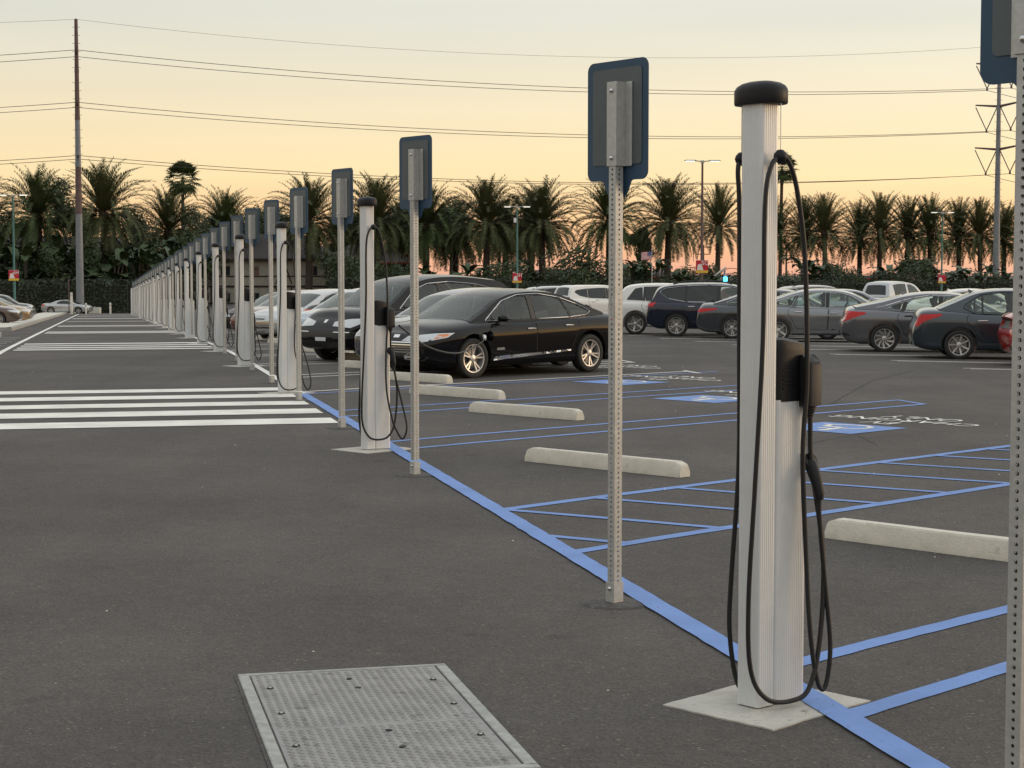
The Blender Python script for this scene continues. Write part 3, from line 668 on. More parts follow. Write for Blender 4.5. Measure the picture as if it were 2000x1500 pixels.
def wheel_meshes(r, style):
    key = (r, style)
    if key in WH: return WH[key]
    w = .215; hw = w / 2; rr = r * (.70 if style != 'small' else .66)
    # the wheel axis is y: lathe about z, then turned
    M = Matrix.Rotation(R(-90), 4, 'X')
    ty = MB().lathe([(rr, -hw * .86), (rr + .02, -hw * .97), (r - .035, -hw), (r - .012, -hw * .9), (r, -hw * .66), (r, hw * .66), (r - .012, hw * .9), (r - .035, hw), (rr + .02, hw * .97), (rr, hw * .86)], 40, M=M).mesh('wheel', 35)
    mb = MB(); mb.lathe([(rr + .004, hw * .80), (rr + .002, hw * .90), (rr - .012, hw * .88), (rr - .018, hw * .70), (rr - .03, hw * .2), (rr - .035, -hw * .8)], 40, M=M)
    n = {'five_twin': 10, 'five': 5, 'turbine': 10, 'seven': 7, 'six': 6, 'multi': 12, 'small': 8}[style]
    def spoke(a, a2, w0, w1, z0=.62, z1=.80, curve=0.):
        pts = []
        for t in (0, .35, .7, 1):
            rad = .045 + (rr - .014 - .045) * t; an = a + (a2 - a) * t + curve * math.sin(t * math.pi / 2); ww = w0 + (w1 - w0) * t; zz = hw * (z0 + (z1 - z0) * t ** 1.5)
            c = Vector((rad * math.cos(an), rad * math.sin(an), 0)); tn = Vector((-math.sin(an), math.cos(an), 0))
            pts.append([c - tn * ww + Vector((0, 0, zz - .022)), c - tn * ww * .75 + Vector((0, 0, zz)), c + tn * ww * .75 + Vector((0, 0, zz)), c + tn * ww + Vector((0, 0, zz - .022))])
        vv = [M @ p for q in pts for p in q]; mb.add(vv, [(i * 4 + j, i * 4 + j + 1, (i + 1) * 4 + j + 1, (i + 1) * 4 + j) for i in range(3) for j in range(3)])
    for k in range(n):
        a = 2 * math.pi * k / n
        if style == 'five_twin':
            p = 2 * math.pi * (k // 2) / 5 + math.pi / 2; s = -1 if k % 2 else 1; spoke(p + s * .12, p + s * .17, .013, .017)
        elif style == 'turbine': spoke(a, a + .35, .010, .027, curve=.1)
        elif style == 'multi': spoke(a, a, .011, .012)
        elif style in ('five', 'six'): spoke(a, a, .026, .034)
        else: spoke(a, a, .016, .024)
    mb.lathe([(0, hw * .74), (.03, hw * .73), (.058, hw * .66), (.062, hw * .4)], 20, M=M)
    rim = mb.mesh('rim', 40)
    disc = MB().lathe([(rr - .034, -.055), (.05, -.05), (0, -.05)], 28, M=M).mesh('wheel_back', 40)
    bd = MB().lathe([(rr * .78, -.02), (rr * .78, -.005), (.06, -.005), (.06, -.02)], 28, M=M).mesh('brake_disc', 40)
    WH[key] = (ty, rim, disc, bd); return WH[key]
def car(P, loc, heading, name, label, cat, paint, group='parked cars', slope=0.):
    """P: proportions of the model. local frame: x forward, y left, z up, origin on the ground between the axles"""
    hw, wb, r = P['hw'], P['wb'], P['r']; xf = wb / 2 + P['fo']; xr = -wb / 2 - P['ro']
    top = smooth_tab(P['top']); belt = smooth_tab(P['belt'])          # centre line of bonnet and deck; shoulder line
    zb = P.get('zb', .19)
    t = empty(name, (loc[0], loc[1], loc[2]), heading); tag(t, label, cat, group)
    # ---------------- lower body loft
    xs = []; n = 46
    for i in range(n + 1):
        s = i / n; s = .35 * s + .65 * (.5 - .5 * math.cos(math.pi * s)); xs.append(xr + (xf - xr) * s)
    nose_w, tail_w = P.get('nose_w', .74), P.get('tail_w', .80); nl, tl = P.get('nl', .75), P.get('tl', .6)
    def wid(x):
        k = 1.0
        if x > xf - nl: q = (x - (xf - nl)) / nl; k = 1 - (1 - nose_w) * q ** 2.6
        if x < xr + tl: q = ((xr + tl) - x) / tl; k = min(k, 1 - (1 - tail_w) * q ** 2.6)
        return hw * k
    ncut, tcut = P.get('nose', [(.2, .10), (.38, .0), (.55, .02), (.75, .14)]), P.get('tail', [(.25, .10), (.45, .0), (.75, .03), (1.0, .14)])
    ncut, tcut = smooth_tab(ncut, 4), smooth_tab(tcut, 4)
    sect = []
    for x in xs:
        w = wid(x); zs_, zt = lerp_tab(belt, x), lerp_tab(top, x); z0 = zb
        if x > xf - .45: z0 = zb + .06 * ((x - xf + .45) / .45) ** 2
        if x < xr + .5: z0 = zb + P.get('tailup', .10) * ((xr + .5 - x) / .5) ** 2
        h = zs_ - z0; zt = max(zt, zs_ + .004)
        half = [(0, z0), (.75, z0), (.925, z0 + .008), (.962, z0 + .045), (.974, z0 + .12 * h + .03), (.986, z0 + .36 * h), (.996, z0 + .60 * h), (1.0, z0 + .735 * h), (.996, z0 + .79 * h), (.972, z0 + .90 * h), (.945, z0 + .975 * h), (.80, zs_ + .45 * (zt - zs_)), (.60, zs_ + .75 * (zt - zs_)), (.32, zs_ + .95 * (zt - zs_)), (0, zt)]
        pts = []
        for fy, z in half:
            xx = x
            if x > xf - .5: q = (x - xf + .5) / .5; xx = x - lerp_tab(ncut, z) * q ** 2 - .10 * q * q * fy ** 2 * 0
            if x < xr + .45: q = (xr + .45 - x) / .45; xx = x + lerp_tab(tcut, z) * q ** 2
            pts.append((xx, w * fy, z))
        sect.append(pts + [(p[0], -p[1], p[2]) for p in pts[-2:0:-1]])
    m = len(sect[0]); vv = [p for s in sect for p in s]
    ff = [(i * m + j, i * m + (j + 1) % m, (i + 1) * m + (j + 1) % m, (i + 1) * m + j) for i in range(len(xs) - 1) for j in range(m)]
    # end caps as quad strips so that they stay smooth
    for base, flip in ((0, False), ((len(xs) - 1) * m, True)):
        k = len(half)
        for j in range(k - 1):
            a, b = base + j, base + j + 1; c, d = base + (m - j - 1 + 1) % m, base + (m - j - 1) % m
            q = [a, b, d, c]; q = list(dict.fromkeys(q))
            if len(q) > 2: ff.append(tuple(q if not flip else q[::-1]))
    me = mesh('body', vv, ff); bm = bmesh.new(); bm.from_mesh(me); bmesh.ops.recalc_face_normals(bm, faces=bm.faces[:]); bm.to_mesh(me); bm.free()
    body = obj('body', me, [paint, INT, TRIMK], t)
    sub = body.modifiers.new('s', 'SUBSURF'); sub.levels = sub.render_levels = 1
    cut = MB()
    for ax in (wb / 2, -wb / 2):
        for s in (1, -1): cut.prism([((r + .058) * math.cos(q * math.pi / 18), (r + .058) * math.sin(q * math.pi / 18)) for q in range(36)], -.19, .19, M=Matrix.Translation((ax, s * (hw - .08), r + P.get('arch', .015))) @ Matrix.Rotation(R(90 * -s), 4, 'X'))
    co = cut.build('cut', None, t); bo = body.modifiers.new('b', 'BOOLEAN'); bo.operation = 'DIFFERENCE'; bo.object = co; bo.solver = 'EXACT'
    bpy.context.view_layer.update(); dg = bpy.context.evaluated_depsgraph_get(); me2 = bpy.data.meshes.new_from_object(body.evaluated_get(dg))
    body.modifiers.clear(); body.data = me2; bpy.data.objects.remove(co)
    if len(me2.materials) == 0: [me2.materials.append(q) for q in (paint, INT, TRIMK)]
    # ---------------- greenhouse curves
    prof = smooth_tab_xy(P['roof'])            # centre line from cowl to rear base
    cowl, rear = P['roof'][0], P['roof'][-1]; gx0, gx1 = rear[0] - .02, cowl[0] + .02
    iw = P.get('gw', .895) * hw; tum = P.get('tum', .30); xm = (gx0 + gx1) / 2; gl = (gx1 - gx0) / 2
    zbl = lambda x: lerp_tab(belt, x) - .02
    def gy(x, z): q = (x - xm) / gl; dz = max(0, z - zbl(x)); return iw - P.get('gtap', .06) * abs(q) ** 2.4 - tum * dz - .12 * dz * dz
    rail = []
    for (x, z) in prof: rail.append((x - P.get('wrap', .05) * (1 if x > xm else -1) * min(1, abs(x - xm) / gl) ** 2, z - .045 * min(1, max(0, (z - zbl(x)) / .25)) - .006))
    # floor of the cabin seen through the glass
    for p in me2.polygons:
        c = p.center
        if p.normal.z > .5 and gx0 + .12 < c.x < gx1 - .10 and abs(c.y) < iw * .93 and c.z > zbl(c.x) - .12: p.material_index = 1
        if c.z < zb + .03 or (abs(p.normal.y) < .99 and (abs(abs(c.x) - wb / 2) < r + .03) and c.z < r * 2.0 and abs(c.y) < hw - .03 and (c.x - math.copysign(wb / 2, c.x)) ** 2 + (c.z - r - .015) ** 2 < (r + .075) ** 2): p.material_index = 2
    smooth(me2, 38)
    bvh = BVHTree.FromPolygons([v.co.copy() for v in me2.vertices], [tuple(p.vertices) for p in me2.polygons])
    # ---------------- roof strip: windscreen, roof, rear glass
    ns = 14; S = [-1 + 2 * j / ns for j in range(ns + 1)]; S = [math.copysign(abs(s) ** .85, s) for s in S]
    grid = []
    for (cx, cz), (ex, ez) in zip(prof, rail):
        ye = gy(ex, ez); row = []
        for s in S: k = 1 - abs(s) ** 2.6; row.append((ex + (cx - ex) * k, ye * s, ez + (cz - ez) * k))
        grid.append(row)
    iA, iB = P['wi']                            # prof indices (table points) where windscreen ends and rear glass starts
    iA, iB = iA * 8, iB * 8; kn = len(prof) - 1; nA, nB = iA, iB
    def patch(nm, cells, mt, off=0.0, parent=t):
        ids = {}; v_, f_ = [], []
        def vid(i, j):
            if (i, j) not in ids: ids[(i, j)] = len(v_); v_.append(Vector(grid[i][j]))
            return ids[(i, j)]
        for i, j in cells: f_.append((vid(i, j), vid(i + 1, j), vid(i + 1, j + 1), vid(i, j + 1)))
        mm = mesh(nm, v_, f_); orient(mm, Vector((0, 0, 1))); smooth(mm, 50); return obj(nm, mm, mt, parent)
    ws = [(i, j) for i in range(1, nA - 1) for j in range(1, ns - 1)]; rg = [(i, j) for i in range(nB + 1, kn - 1) for j in range(2 if P.get('rgw', 1) else 1, ns - 2)] if P.get('rearglass', True) else []
    st = set(ws) | set(rg)
    patch('roof', [(i, j) for i in range(kn) for j in range(ns) if (i, j) not in st], paint)
    tint = P.get('glass', GLASS)
    patch('windscreen', ws, GLASS)
    if rg: patch('rear_window', rg, tint)
    # ---------------- cabin sides with window openings
    lowz = [(x, zbl(x) - .015) for x in [gx0 + (gx1 - gx0) * i / 16 for i in range(17)]]
    rl = sorted(rail, key=lambda q: q[0]); outline = lowz + [q for q in reversed(rl) if q[1] > zbl(q[0]) - .01]
    wins = [round_poly(w_, .045) for w_ in P['wins']]
    for s in (1, -1):
        v2, f2 = tri2d(outline, wins, .11)
        mm = mesh('cabin_side', [(x, s * gy(x, z), z) for x, z in v2], f2); orient(mm, Vector((0, s, 0))); smooth(mm, 40)
        side = obj('cabin_side', mm, paint, t)
        for k, w_ in enumerate(wins):
            v2, f2 = tri2d(w_, (), .14); mm = mesh('side_window', [(x, s * (gy(x, z) - .006), z) for x, z in v2], f2); orient(mm, Vector((0, s, 0))); smooth(mm, 40)
            obj('side_window', mm, P.get('winmat', {}).get(k, GLASS), side)
        # dark rubber between the panes, bright trim round the glass
        al = P.get('dlo')
        if al:
            o = round_poly(al, .05, 4)
            tb = MB().tube([(x, s * (gy(x, z) + .004), z) for x, z in o + o[:1]], P.get('trimr', .009), 6, cap=False).build('window_trim', P.get('trim', CHROME), side, sm=60)
        for px_ in P.get('pillars', []):
            pp = [px_[0], px_[1]]; q = [(x, s * (gy(x, z) + .003), z) for x, z in densify(pp, .1, False)]
            mb = MB(); ww = px_[2]; vv_ = []
            for (x, y, z) in q: vv_ += [(x - ww, y, z), (x + ww, y, z)]
            mb.add(vv_, [(2 * i, 2 * i + 1, 2 * i + 3, 2 * i + 2) for i in range(len(q) - 1)]).build('pillar_cover', TRIMK, side)
    # ---------------- draped panels
    def drape(nm, poly, mt, axis, parent=t, off=.004, step=.07, holes=()):
        """axis: ('y',s) looks from the side; ('x',s) from front or rear; ('d',sx,sy) from a corner"""
        if axis[0] == 'y': o_, ax, d = Vector((0, axis[1] * 3, 0)), (Vector((1, 0, 0)), Vector((0, 0, 1))), Vector((0, -axis[1], 0))
        elif axis[0] == 'x': o_, ax, d = Vector((axis[1] * 5, 0, 0)), (Vector((0, 1, 0)), Vector((0, 0, 1))), Vector((-axis[1], 0, 0))
        else:
            sx, sy = axis[1], axis[2]; d = Vector((-sx, -sy * 1.0, 0)).normalized(); ax = (Vector((-d.y, d.x, 0)) * (-1 if sx * sy > 0 else 1), Vector((0, 0, 1))); o_ = Vector((sx * (xf if sx > 0 else -xr), sy * hw, 0)) * 1.0 - d * 2
        v2, f2 = tri2d(poly, holes, step); vv_ = []; ok = []
        for a, b in v2:
            h_, nr, _, _ = bvh.ray_cast(o_ + ax[0] * a + ax[1] * b, d); ok.append(h_ is not None); vv_.append(h_ + (nr if nr.dot(d) < 0 else -nr) * off if h_ is not None else Vector((0, 0, .5)))
        f2 = [f for f in f2 if all(ok[i] for i in f)]
        if not f2: return None
        mm = mesh(nm, vv_, f2); orient(mm, -d); smooth(mm, 45); bmx = bmesh.new(); bmx.from_mesh(mm); bmesh.ops.delete(bmx, geom=[v for v in bmx.verts if not v.link_faces], context='VERTS'); bmx.to_mesh(mm); bmx.free()
        return obj(nm, mm, mt, parent)
    sides = P.get('sides', (1, -1))
    for s in sides:
        for dpoly, hx, hz in P.get('doors', []):
            dp = round_poly(dpoly, .06); c = sum((Vector(q) for q in dp), Vector((0, 0))) / len(dp)
            out = [tuple(c + (Vector(q) - c) * 1.0 + (Vector(q) - c).normalized() * .014) for q in dp]
            dr = drape('door', dp, paint, ('y', s), off=.0045)
            if dr:
                drape('door_gap', out, SEAM, ('y', s), dr, off=.0015)
                h_, nr, _, _ = bvh.ray_cast(Vector((hx, s * 3, hz)), Vector((0, -s, 0)))
                if h_ is not None:
                    MB().box((hx, h_.y + s * .022, hz), (.20, .016, .026), ch=.006).box((hx - .085, h_.y + s * .010, hz), (.022, .026, .020)).box((hx + .085, h_.y + s * .010, hz), (.022, .026, .020)).build('door_handle', P.get('handle', CHROME), dr, sm=40)
        for nm, poly, mt in P.get('sidebits', []): drape(nm, poly, mt, ('y', s), off=.005, step=.05)
        for nm, poly, mt in P.get('cornerF', []): drape(nm, poly, mt, ('d', 1, s), off=.006, step=.04)
        for nm, poly, mt in P.get('cornerR', []): drape(nm, poly, mt, ('d', -1, s), off=.006, step=.04)
    for nm, poly, mt in P.get('front', []): drape(nm, poly, mt, ('x', 1), off=.005, step=.06)
    for nm, poly, mt in P.get('rearbits', []): drape(nm, poly, mt, ('x', -1), off=.006, step=.06)
    # ---------------- wheels
    ty, rim, dk, bd = wheel_meshes(r, P['wheel'])
    for ax in (wb / 2, -wb / 2):
        for s in (1, -1):
            w_ = obj('wheel', ty, TYRE, t, (ax, s * (hw - .115), r), (0, 0, 0 if s > 0 else math.pi)); w_.rotation_euler = (0, R(P.get('roll', 17) + ax * 9), 0 if s > 0 else math.pi)
            obj('rim', rim, P.get('rimmat', RIM), w_); obj('wheel_back', dk, TRIMK, w_); obj('brake_disc', bd, BRAKE, w_)
    # ---------------- mirrors, seats, steering wheel
    mx_, mz = P['mirror']
    for s in (1, -1):
        y0 = gy(mx_, mz)
        bmx = bmesh.new(); bmesh.ops.create_icosphere(bmx, subdivisions=2, radius=1)
        for v in bmx.verts: v.co = Vector((mx_ + v.co.x * .075 - (.02 if v.co.x < 0 else 0), s * (y0 + .155) + v.co.y * .115, mz + .05 + v.co.z * .07 * (1 if v.co.z > 0 else .8)))
        mm = bpy.data.meshes.new('door_mirror'); bmx.to_mesh(mm); bmx.free(); smooth(mm, 80); mi = obj('door_mirror', mm, P.get('mirmat', paint), t)
        MB().tube([(mx_ + .03, s * (y0 - .02), mz - .02), (mx_ + .01, s * (y0 + .10), mz + .01)], [.03, .022], 8).build('mirror_arm', TRIMK, mi, sm=50)
    sm_ = P.get('seatmat', SEAT); zf = zbl(0) - .10
    for sx_ in P['seats']:
        zr_ = lerp_tab(sorted(prof), sx_ - .2) - .17 - .62; zo = zf; zf = min(zf, zr_)
        for s in (1, -1):
            Mx = Matrix.Rotation(R(-16), 4, 'Y'); q = MB().box((sx_, s * hw * .40, zf + .17), (.14, .46, .56), ch=.05, M=Mx).build('seat_back', sm_, t, sm=50)
            MB().box((sx_ - .11, s * hw * .40, zf + .54), (.09, .26, .17), ch=.035, M=Mx).build('headrest', sm_, q, sm=50)
        zf = zo
    sw = MB(); cx_ = P['seats'][0] + .52; M_ = Matrix.Translation((cx_, hw * .40, zf + .13)) @ Matrix.Rotation(R(-62), 4, 'Y')
    sw.tube([M_ @ Vector((.18 * math.cos(a * math.pi / 10), .18 * math.sin(a * math.pi / 10), 0)) for a in range(21)], .015, 6, cap=False); sw.tube([M_ @ Vector((-.17, 0, 0)), M_ @ Vector((.17, 0, 0))], .014, 6)
    sw.build('steering_wheel', INT, t, sm=60)
    MB().box((P['roof'][0][0] - .32, 0, zbl(.6) - .03), (.34, hw * 1.5, .12), ch=.04).build('dashboard', INT, t, sm=50)
    if P.get('rails'):
        for s in (1, -1):
            pts = [(x, s * (gy(x, lerp_tab(sorted(rail), x)) - .07), lerp_tab(sorted(prof), x) + .045 - (.055 if k in (0, 5) else 0)) for k, x in enumerate([P['rails'][0] + (P['rails'][1] - P['rails'][0]) * i / 5 for i in range(6)])]
            MB().tube(catmull(pts, 3), .018, 6).build('roof_rail', P.get('railmat', TRIMK), t, sm=60)
    if P.get('fin'):
        x = P['fin']; z = lerp_tab(sorted(prof), x); MB().add([(x + .09, 0, z - .01), (x - .07, .022, z - .01), (x - .07, -.022, z - .01), (x - .055, 0, z + .055)], [(0, 1, 3), (0, 3, 2), (1, 2, 3), (0, 2, 1)]).build('antenna_fin', paint, t)
    return t
def smooth_tab_xy(pts):
    """roof line may double back very little in x: resample by index with a Catmull curve, 8 steps per span"""
    return [(p.x, p.y) for p in catmull([Vector((a, b)) for a, b in pts], 8)]
# ------------------------------------------------------------------ models (proportions read from the photograph)
def sedan(**k):
    """low four-door with a sloping tail"""
    P = dict(hw=.925, wb=2.85, fo=.96, ro=1.06, r=.335, wheel='five_twin',
        top=[(-2.5, .93), (-2.3, 1.06), (-1.9, 1.085), (-1.0, 1.0), (0, .95), (.9, .985), (1.25, .99), (1.7, .945), (2.1, .875), (2.38, .755)],
        belt=[(-2.5, .86), (-2.2, .97), (-1.4, .985), (-.6, .955), (.4, .93), (1.0, .915), (1.6, .865), (2.1, .775), (2.38, .68)], nose=[(.2, .10), (.36, .0), (.55, .0), (.70, .05), (.82, .16)],
        roof=[(1.42, .955), (1.0, 1.18), (.62, 1.365), (.2, 1.455), (-.35, 1.475), (-.85, 1.42), (-1.4, 1.255), (-1.95, 1.075)], wi=(2, 5),
        wins=[[(.98, .955), (.90, .955), (.90, 1.07)], [(.86, .955), (-.02, .965), (.0, 1.345), (.28, 1.345), (.56, 1.26), (.86, 1.085)], [(-.14, .968), (-.98, .99), (-.93, 1.12), (-.80, 1.29), (-.50, 1.35), (-.12, 1.365)], [(-1.05, .995), (-1.47, 1.04), (-1.50, 1.08), (-1.22, 1.18), (-.88, 1.28)]],
        dlo=[(1.07, .94), (-.95, .975), (-1.46, 1.02), (-1.55, 1.075), (-1.24, 1.20), (-.80, 1.325), (-.3, 1.392), (.2, 1.375), (.60, 1.27)],
        pillars=[((-.075, .96), (-.06, 1.36), .05), ((.88, .95), (.88, 1.08), .012), ((-1.01, .985), (-.86, 1.28), .018)],
        doors=[([(1.02, .36), (1.06, .60), (1.02, .885), (-.03, .915), (-.06, .34)], .08, .80), ([(-.09, .34), (-.06, .915), (-1.12, .94), (-1.14, .80), (-1.02, .62), (-.92, .40)], -.86, .84)],
        mirror=(.80, .93), seats=(-.05, -.95), fin=-.85)
    P.update(k); return P
def suv(**k):
    """tall five-door with a short tail"""
    P = dict(hw=.92, wb=2.80, fo=.90, ro=.95, r=.36, wheel='five', zb=.24, arch=.02, tailup=.16,
        top=[(-2.35, 1.06), (-2.2, 1.10), (-1.0, 1.08), (.9, 1.09), (1.25, 1.10), (1.7, 1.06), (2.1, .97), (2.3, .85)],
        belt=[(-2.35, 1.02), (-2.0, 1.07), (-1.0, 1.05), (.4, 1.02), (1.1, 1.02), (1.7, .96), (2.1, .86), (2.3, .74)],
        roof=[(1.32, 1.07), (.92, 1.33), (.56, 1.55), (.1, 1.645), (-.6, 1.665), (-1.5, 1.62), (-1.95, 1.50), (-2.2, 1.10)], wi=(2, 6), wrap=.03, gtap=.045, tum=.24,
        wins=[[(.86, 1.05), (-.08, 1.06), (-.04, 1.53), (.24, 1.525), (.5, 1.45), (.86, 1.22)], [(-.18, 1.062), (-1.08, 1.085), (-1.12, 1.30), (-1.05, 1.53), (-.6, 1.555), (-.14, 1.555)], [(-1.18, 1.10), (-1.62, 1.20), (-1.86, 1.36), (-1.75, 1.46), (-1.15, 1.53)]],
        dlo=[(1.02, 1.035), (-1.1, 1.07), (-1.68, 1.18), (-1.92, 1.37), (-1.76, 1.485), (-1.1, 1.565), (-.4, 1.59), (.2, 1.555), (.55, 1.455)],
        pillars=[((-.13, 1.05), (-.09, 1.55), .045), ((-1.13, 1.085), (-1.10, 1.54), .035)],
        doors=[([(.98, .40), (1.02, .7), (.98, 1.0), (-.08, 1.015), (-.10, .40)], .04, .90), ([(-.13, .40), (-.11, 1.015), (-1.18, 1.03), (-1.20, .88), (-1.05, .64), (-.93, .45)], -.95, .93)],
        mirror=(.76, 1.03), seats=(-.08, -.98), tail=[(.3, .10), (.5, .0), (.9, .05), (1.2, .12)], tail_w=.86, nose_w=.78,
        winmat={1: PRIV, 2: PRIV}, glass=PRIV)
    P.update(k); return P
BLK = carpaint('black_paint', (.004, .004, .005)); BLK.node_tree.nodes['Principled BSDF'].inputs['Coat Weight'].default_value = .65; BLK.node_tree.nodes['Principled BSDF'].inputs['Specular IOR Level'].default_value = .02; NAVY = carpaint('navy_paint', (.010, .014, .032)); GRY = carpaint('grey_metallic', (.17, .175, .19), .6); DGRY = carpaint('gunmetal', (.075, .08, .095), .6)
TEAL = carpaint('dark_teal_grey', (.028, .042, .055), .45); WHT = carpaint('white_paint', (.78, .77, .74)); SILV = carpaint('silver_metallic', (.48, .49, .50), .6); CRED = carpaint('red_paint', (.42, .008, .012)); BEIG = carpaint('beige_metallic', (.36, .33, .29), .4)
TAN = carpaint('tan_metallic', (.36, .24, .13), .5); BRWN = carpaint('brown_metallic', (.09, .06, .045), .5); BLUC = carpaint('blue_metallic', (.08, .17, .34), .5)
def carpos(px, d):
    """ground point at photo column px and distance d"""
    x = (px - 1000) / FOC * d; return Vector((x, d, G(x, d)))
def place(wheel_px, d, head, P, axle, **k):
    """put a model so that the given axle (+1 front, -1 rear) of its near side stands at that column and distance"""
    w = carpos(wheel_px, d); h = R(90 - head); f = Vector((math.cos(h), math.sin(h))); l = Vector((-f.y, f.x))
    near = 1 if l.y < 0 else -1
    c = Vector((w.x, w.y)) - f * (axle * P['wb'] / 2) - l * near * (P['hw'] - .115)
    return car(P, (c.x, c.y, (G(*(c + f * P['wb'] / 2)) + G(*(c - f * P['wb'] / 2))) / 2 + k.pop('dz', 0)), h, **k)
# ---- the black sedan plugged in
def grille_bars(n, y, z0, z1, mt, nm='grille_bar'): return [(nm, [(-y, z0 + (z1 - z0) * i / n), (y, z0 + (z1 - z0) * i / n), (y * .98, z0 + (z1 - z0) * (i + .45) / n), (-y * .98, z0 + (z1 - z0) * (i + .45) / n)], mt) for i in range(n)]
FS = sedan(nose=[(.2, .10), (.34, .0), (.56, .0), (.70, .06), (.82, .18)], nose_w=.73, nl=.85,
    front=[('grille', [(-.50, .38), (.50, .38), (.60, .66), (-.60, .66)], TRIMK)] + grille_bars(6, .55, .40, .64, CHROME) + [('lower_intake', [(-.55, .20), (.55, .20), (.5, .31), (-.5, .31)], TRIMK), ('front_emblem', [(-.07, .68), (.07, .68), (.07, .73), (-.07, .73)], CHROME)],
    cornerF=[('headlamp', [(-.52, .63), (-.2, .61), (.24, .69), (.36, .765), (.04, .755), (-.40, .71)], LAMPG), ('indicator', [(.02, .66), (.23, .70), (.33, .755), (.10, .74)], AMB), ('fog_lamp_surround', [(-.46, .33), (-.28, .31), (-.20, .36), (-.24, .42), (-.42, .43), (-.48, .39)], CHROME), ('fog_lamp', [(-.43, .345), (-.29, .33), (-.23, .37), (-.27, .405), (-.41, .41)], TRIMK)],
    cornerR=[('tail_light', [(-.5, .78), (-.1, .80), (.30, .84), (.34, .92), (0, .96), (-.5, .95)], RED)],
    sidebits=[('side_trim', [(.97, .285), (-.90, .395), (-.93, .408), (-.90, .42), (.90, .355), (.97, .325)], CHROME), ('badge', [(.90, .455), (.72, .46), (.72, .50), (.90, .495)], CHROME)])
tF = place(918, 29.2, 225, FS, 1, name='sedan', label='glossy black sedan with chrome window trim parked behind the big sign post', cat='car', paint=BLK, group='cars parked at the chargers')
# open charge port, its flap and the plug
def port():
    x, z = 1.22, .70; y = FS['hw'] * .985
    MB().lathe([(0, .004), (.075, .004), (.085, -.01), (.0, -.012)], 18, M=Matrix.Translation((x, y, z)) @ Matrix.Rotation(R(-90), 4, 'X')).build('charge_port', TRIMK, tF, sm=40)
    MB().lathe([(0, .0), (.085, .0), (.085, .012), (.0, .012)], 18, M=Matrix.Translation((x - .10, y + .075, z)) @ Matrix.Rotation(R(90), 4, 'Y')).build('charge_flap', BLK, tF, sm=40)
    MB().tube([(x, y, z), (x + .02, y + .06, z - .005), (x + .07, y + .11, z - .05)], .026, 10).build('plug', SIGNWHITE, tF, sm=50)
port()
FF = sedan(); 
def anchor(xl):  # local -> world on the black sedan
    bpy.context.view_layer.update(); return tF.matrix_world @ Vector(xl)
p0 = anchor((1.30, FS['hw'] + .10, .64)); q0 = Vector((*rowxy(8.25, .12), 0)); q0.z = 1.20
pts = [q0 + Vector((.12, -.02, 0)), q0 + (p0 - q0) * .3 + Vector((0, 0, -.18)), q0 + (p0 - q0) * .6 + Vector((0, 0, -.24)), q0 + (p0 - q0) * .88 + Vector((0, 0, -.10)), p0]
tag(MB().tube(catmull(pts, 8), .011, 8).build('charging_lead', RUBBER, sm=60), 'black charging lead stretched from the second station to the black sedan', 'cable')
# ---- black sporty SUV beyond it
PS = suv(hw=.97, wb=2.90, fo=.93, ro=1.0, r=.37, wheel='five', nose=[(.24, .14), (.45, .0), (.65, .03), (.9, .25), (1.05, .4)], nl=1.0, nose_w=.72,
    roof=[(1.38, 1.08), (.98, 1.35), (.60, 1.57), (.1, 1.69), (-.6, 1.725), (-1.4, 1.68), (-1.98, 1.58), (-2.32, 1.14)], winmat={2: PRIV},
    top=[(-2.45, 1.04), (-2.2, 1.10), (-1.0, 1.08), (.9, 1.08), (1.25, 1.10), (1.7, 1.075), (2.1, 1.0), (2.38, .84)], belt=[(-2.45, 1.0), (-2.0, 1.07), (-1.0, 1.05), (.4, 1.02), (1.1, 1.02), (1.7, .99), (2.1, .86), (2.38, .68)],
    wins=[[(.90, 1.05), (-.08, 1.06), (-.04, 1.515), (.24, 1.51), (.5, 1.435), (.90, 1.20)], [(-.18, 1.062), (-1.10, 1.085), (-1.12, 1.30), (-1.02, 1.50), (-.6, 1.54), (-.14, 1.54)], [(-1.20, 1.10), (-1.60, 1.18), (-1.84, 1.30), (-1.70, 1.385), (-1.13, 1.485)]],
    dlo=[(1.06, 1.035), (-1.1, 1.07), (-1.68, 1.16), (-1.92, 1.30), (-1.72, 1.41), (-1.1, 1.53), (-.4, 1.578), (.2, 1.54), (.58, 1.42)],
    front=[('grille', [(-.62, .50), (.62, .50), (.66, .68), (-.66, .68)], TRIMK)] + grille_bars(4, .60, .515, .665, RIMD) + [('lower_intake', [(-.68, .30), (.68, .30), (.62, .42), (-.62, .42)], TRIMK), ('front_emblem', [(-.04, .78), (.04, .78), (.045, .84), (-.045, .84)], CHROME), ('number_plate', [(-.16, .43), (.16, .43), (.16, .50), (-.16, .50)], PLATE)],
    cornerF=[('headlamp', [(-.42, .72), (-.05, .69), (.22, .80), (.28, .87), (-.05, .86), (-.38, .80)], LAMPG), ('corner_intake', [(-.42, .48), (.0, .48), (.06, .62), (-.40, .63)], TRIMK), ('intake_strip', [(-.40, .60), (.05, .60), (.05, .615), (-.40, .615)], CHROME)],
    cornerR=[('tail_light', [(-.4, .92), (.3, .95), (.32, 1.02), (-.4, 1.03)], RED)])
def park(u, v_front, P, **k):
    """nose-in charger stall: u along the row of the stall axis, v_front offset of the nose from the row line"""
    h = R(90 - 225); f = Vector((math.cos(h), math.sin(h))); p = Vector(rowxy(u, 0)) - f * (v_front / math.sin(R(58))); c = p - f * (P['wb'] / 2 + P['fo'])
    return car(P, (c.x, c.y, G(c.x, c.y)), h, group='cars parked at the chargers', **k)
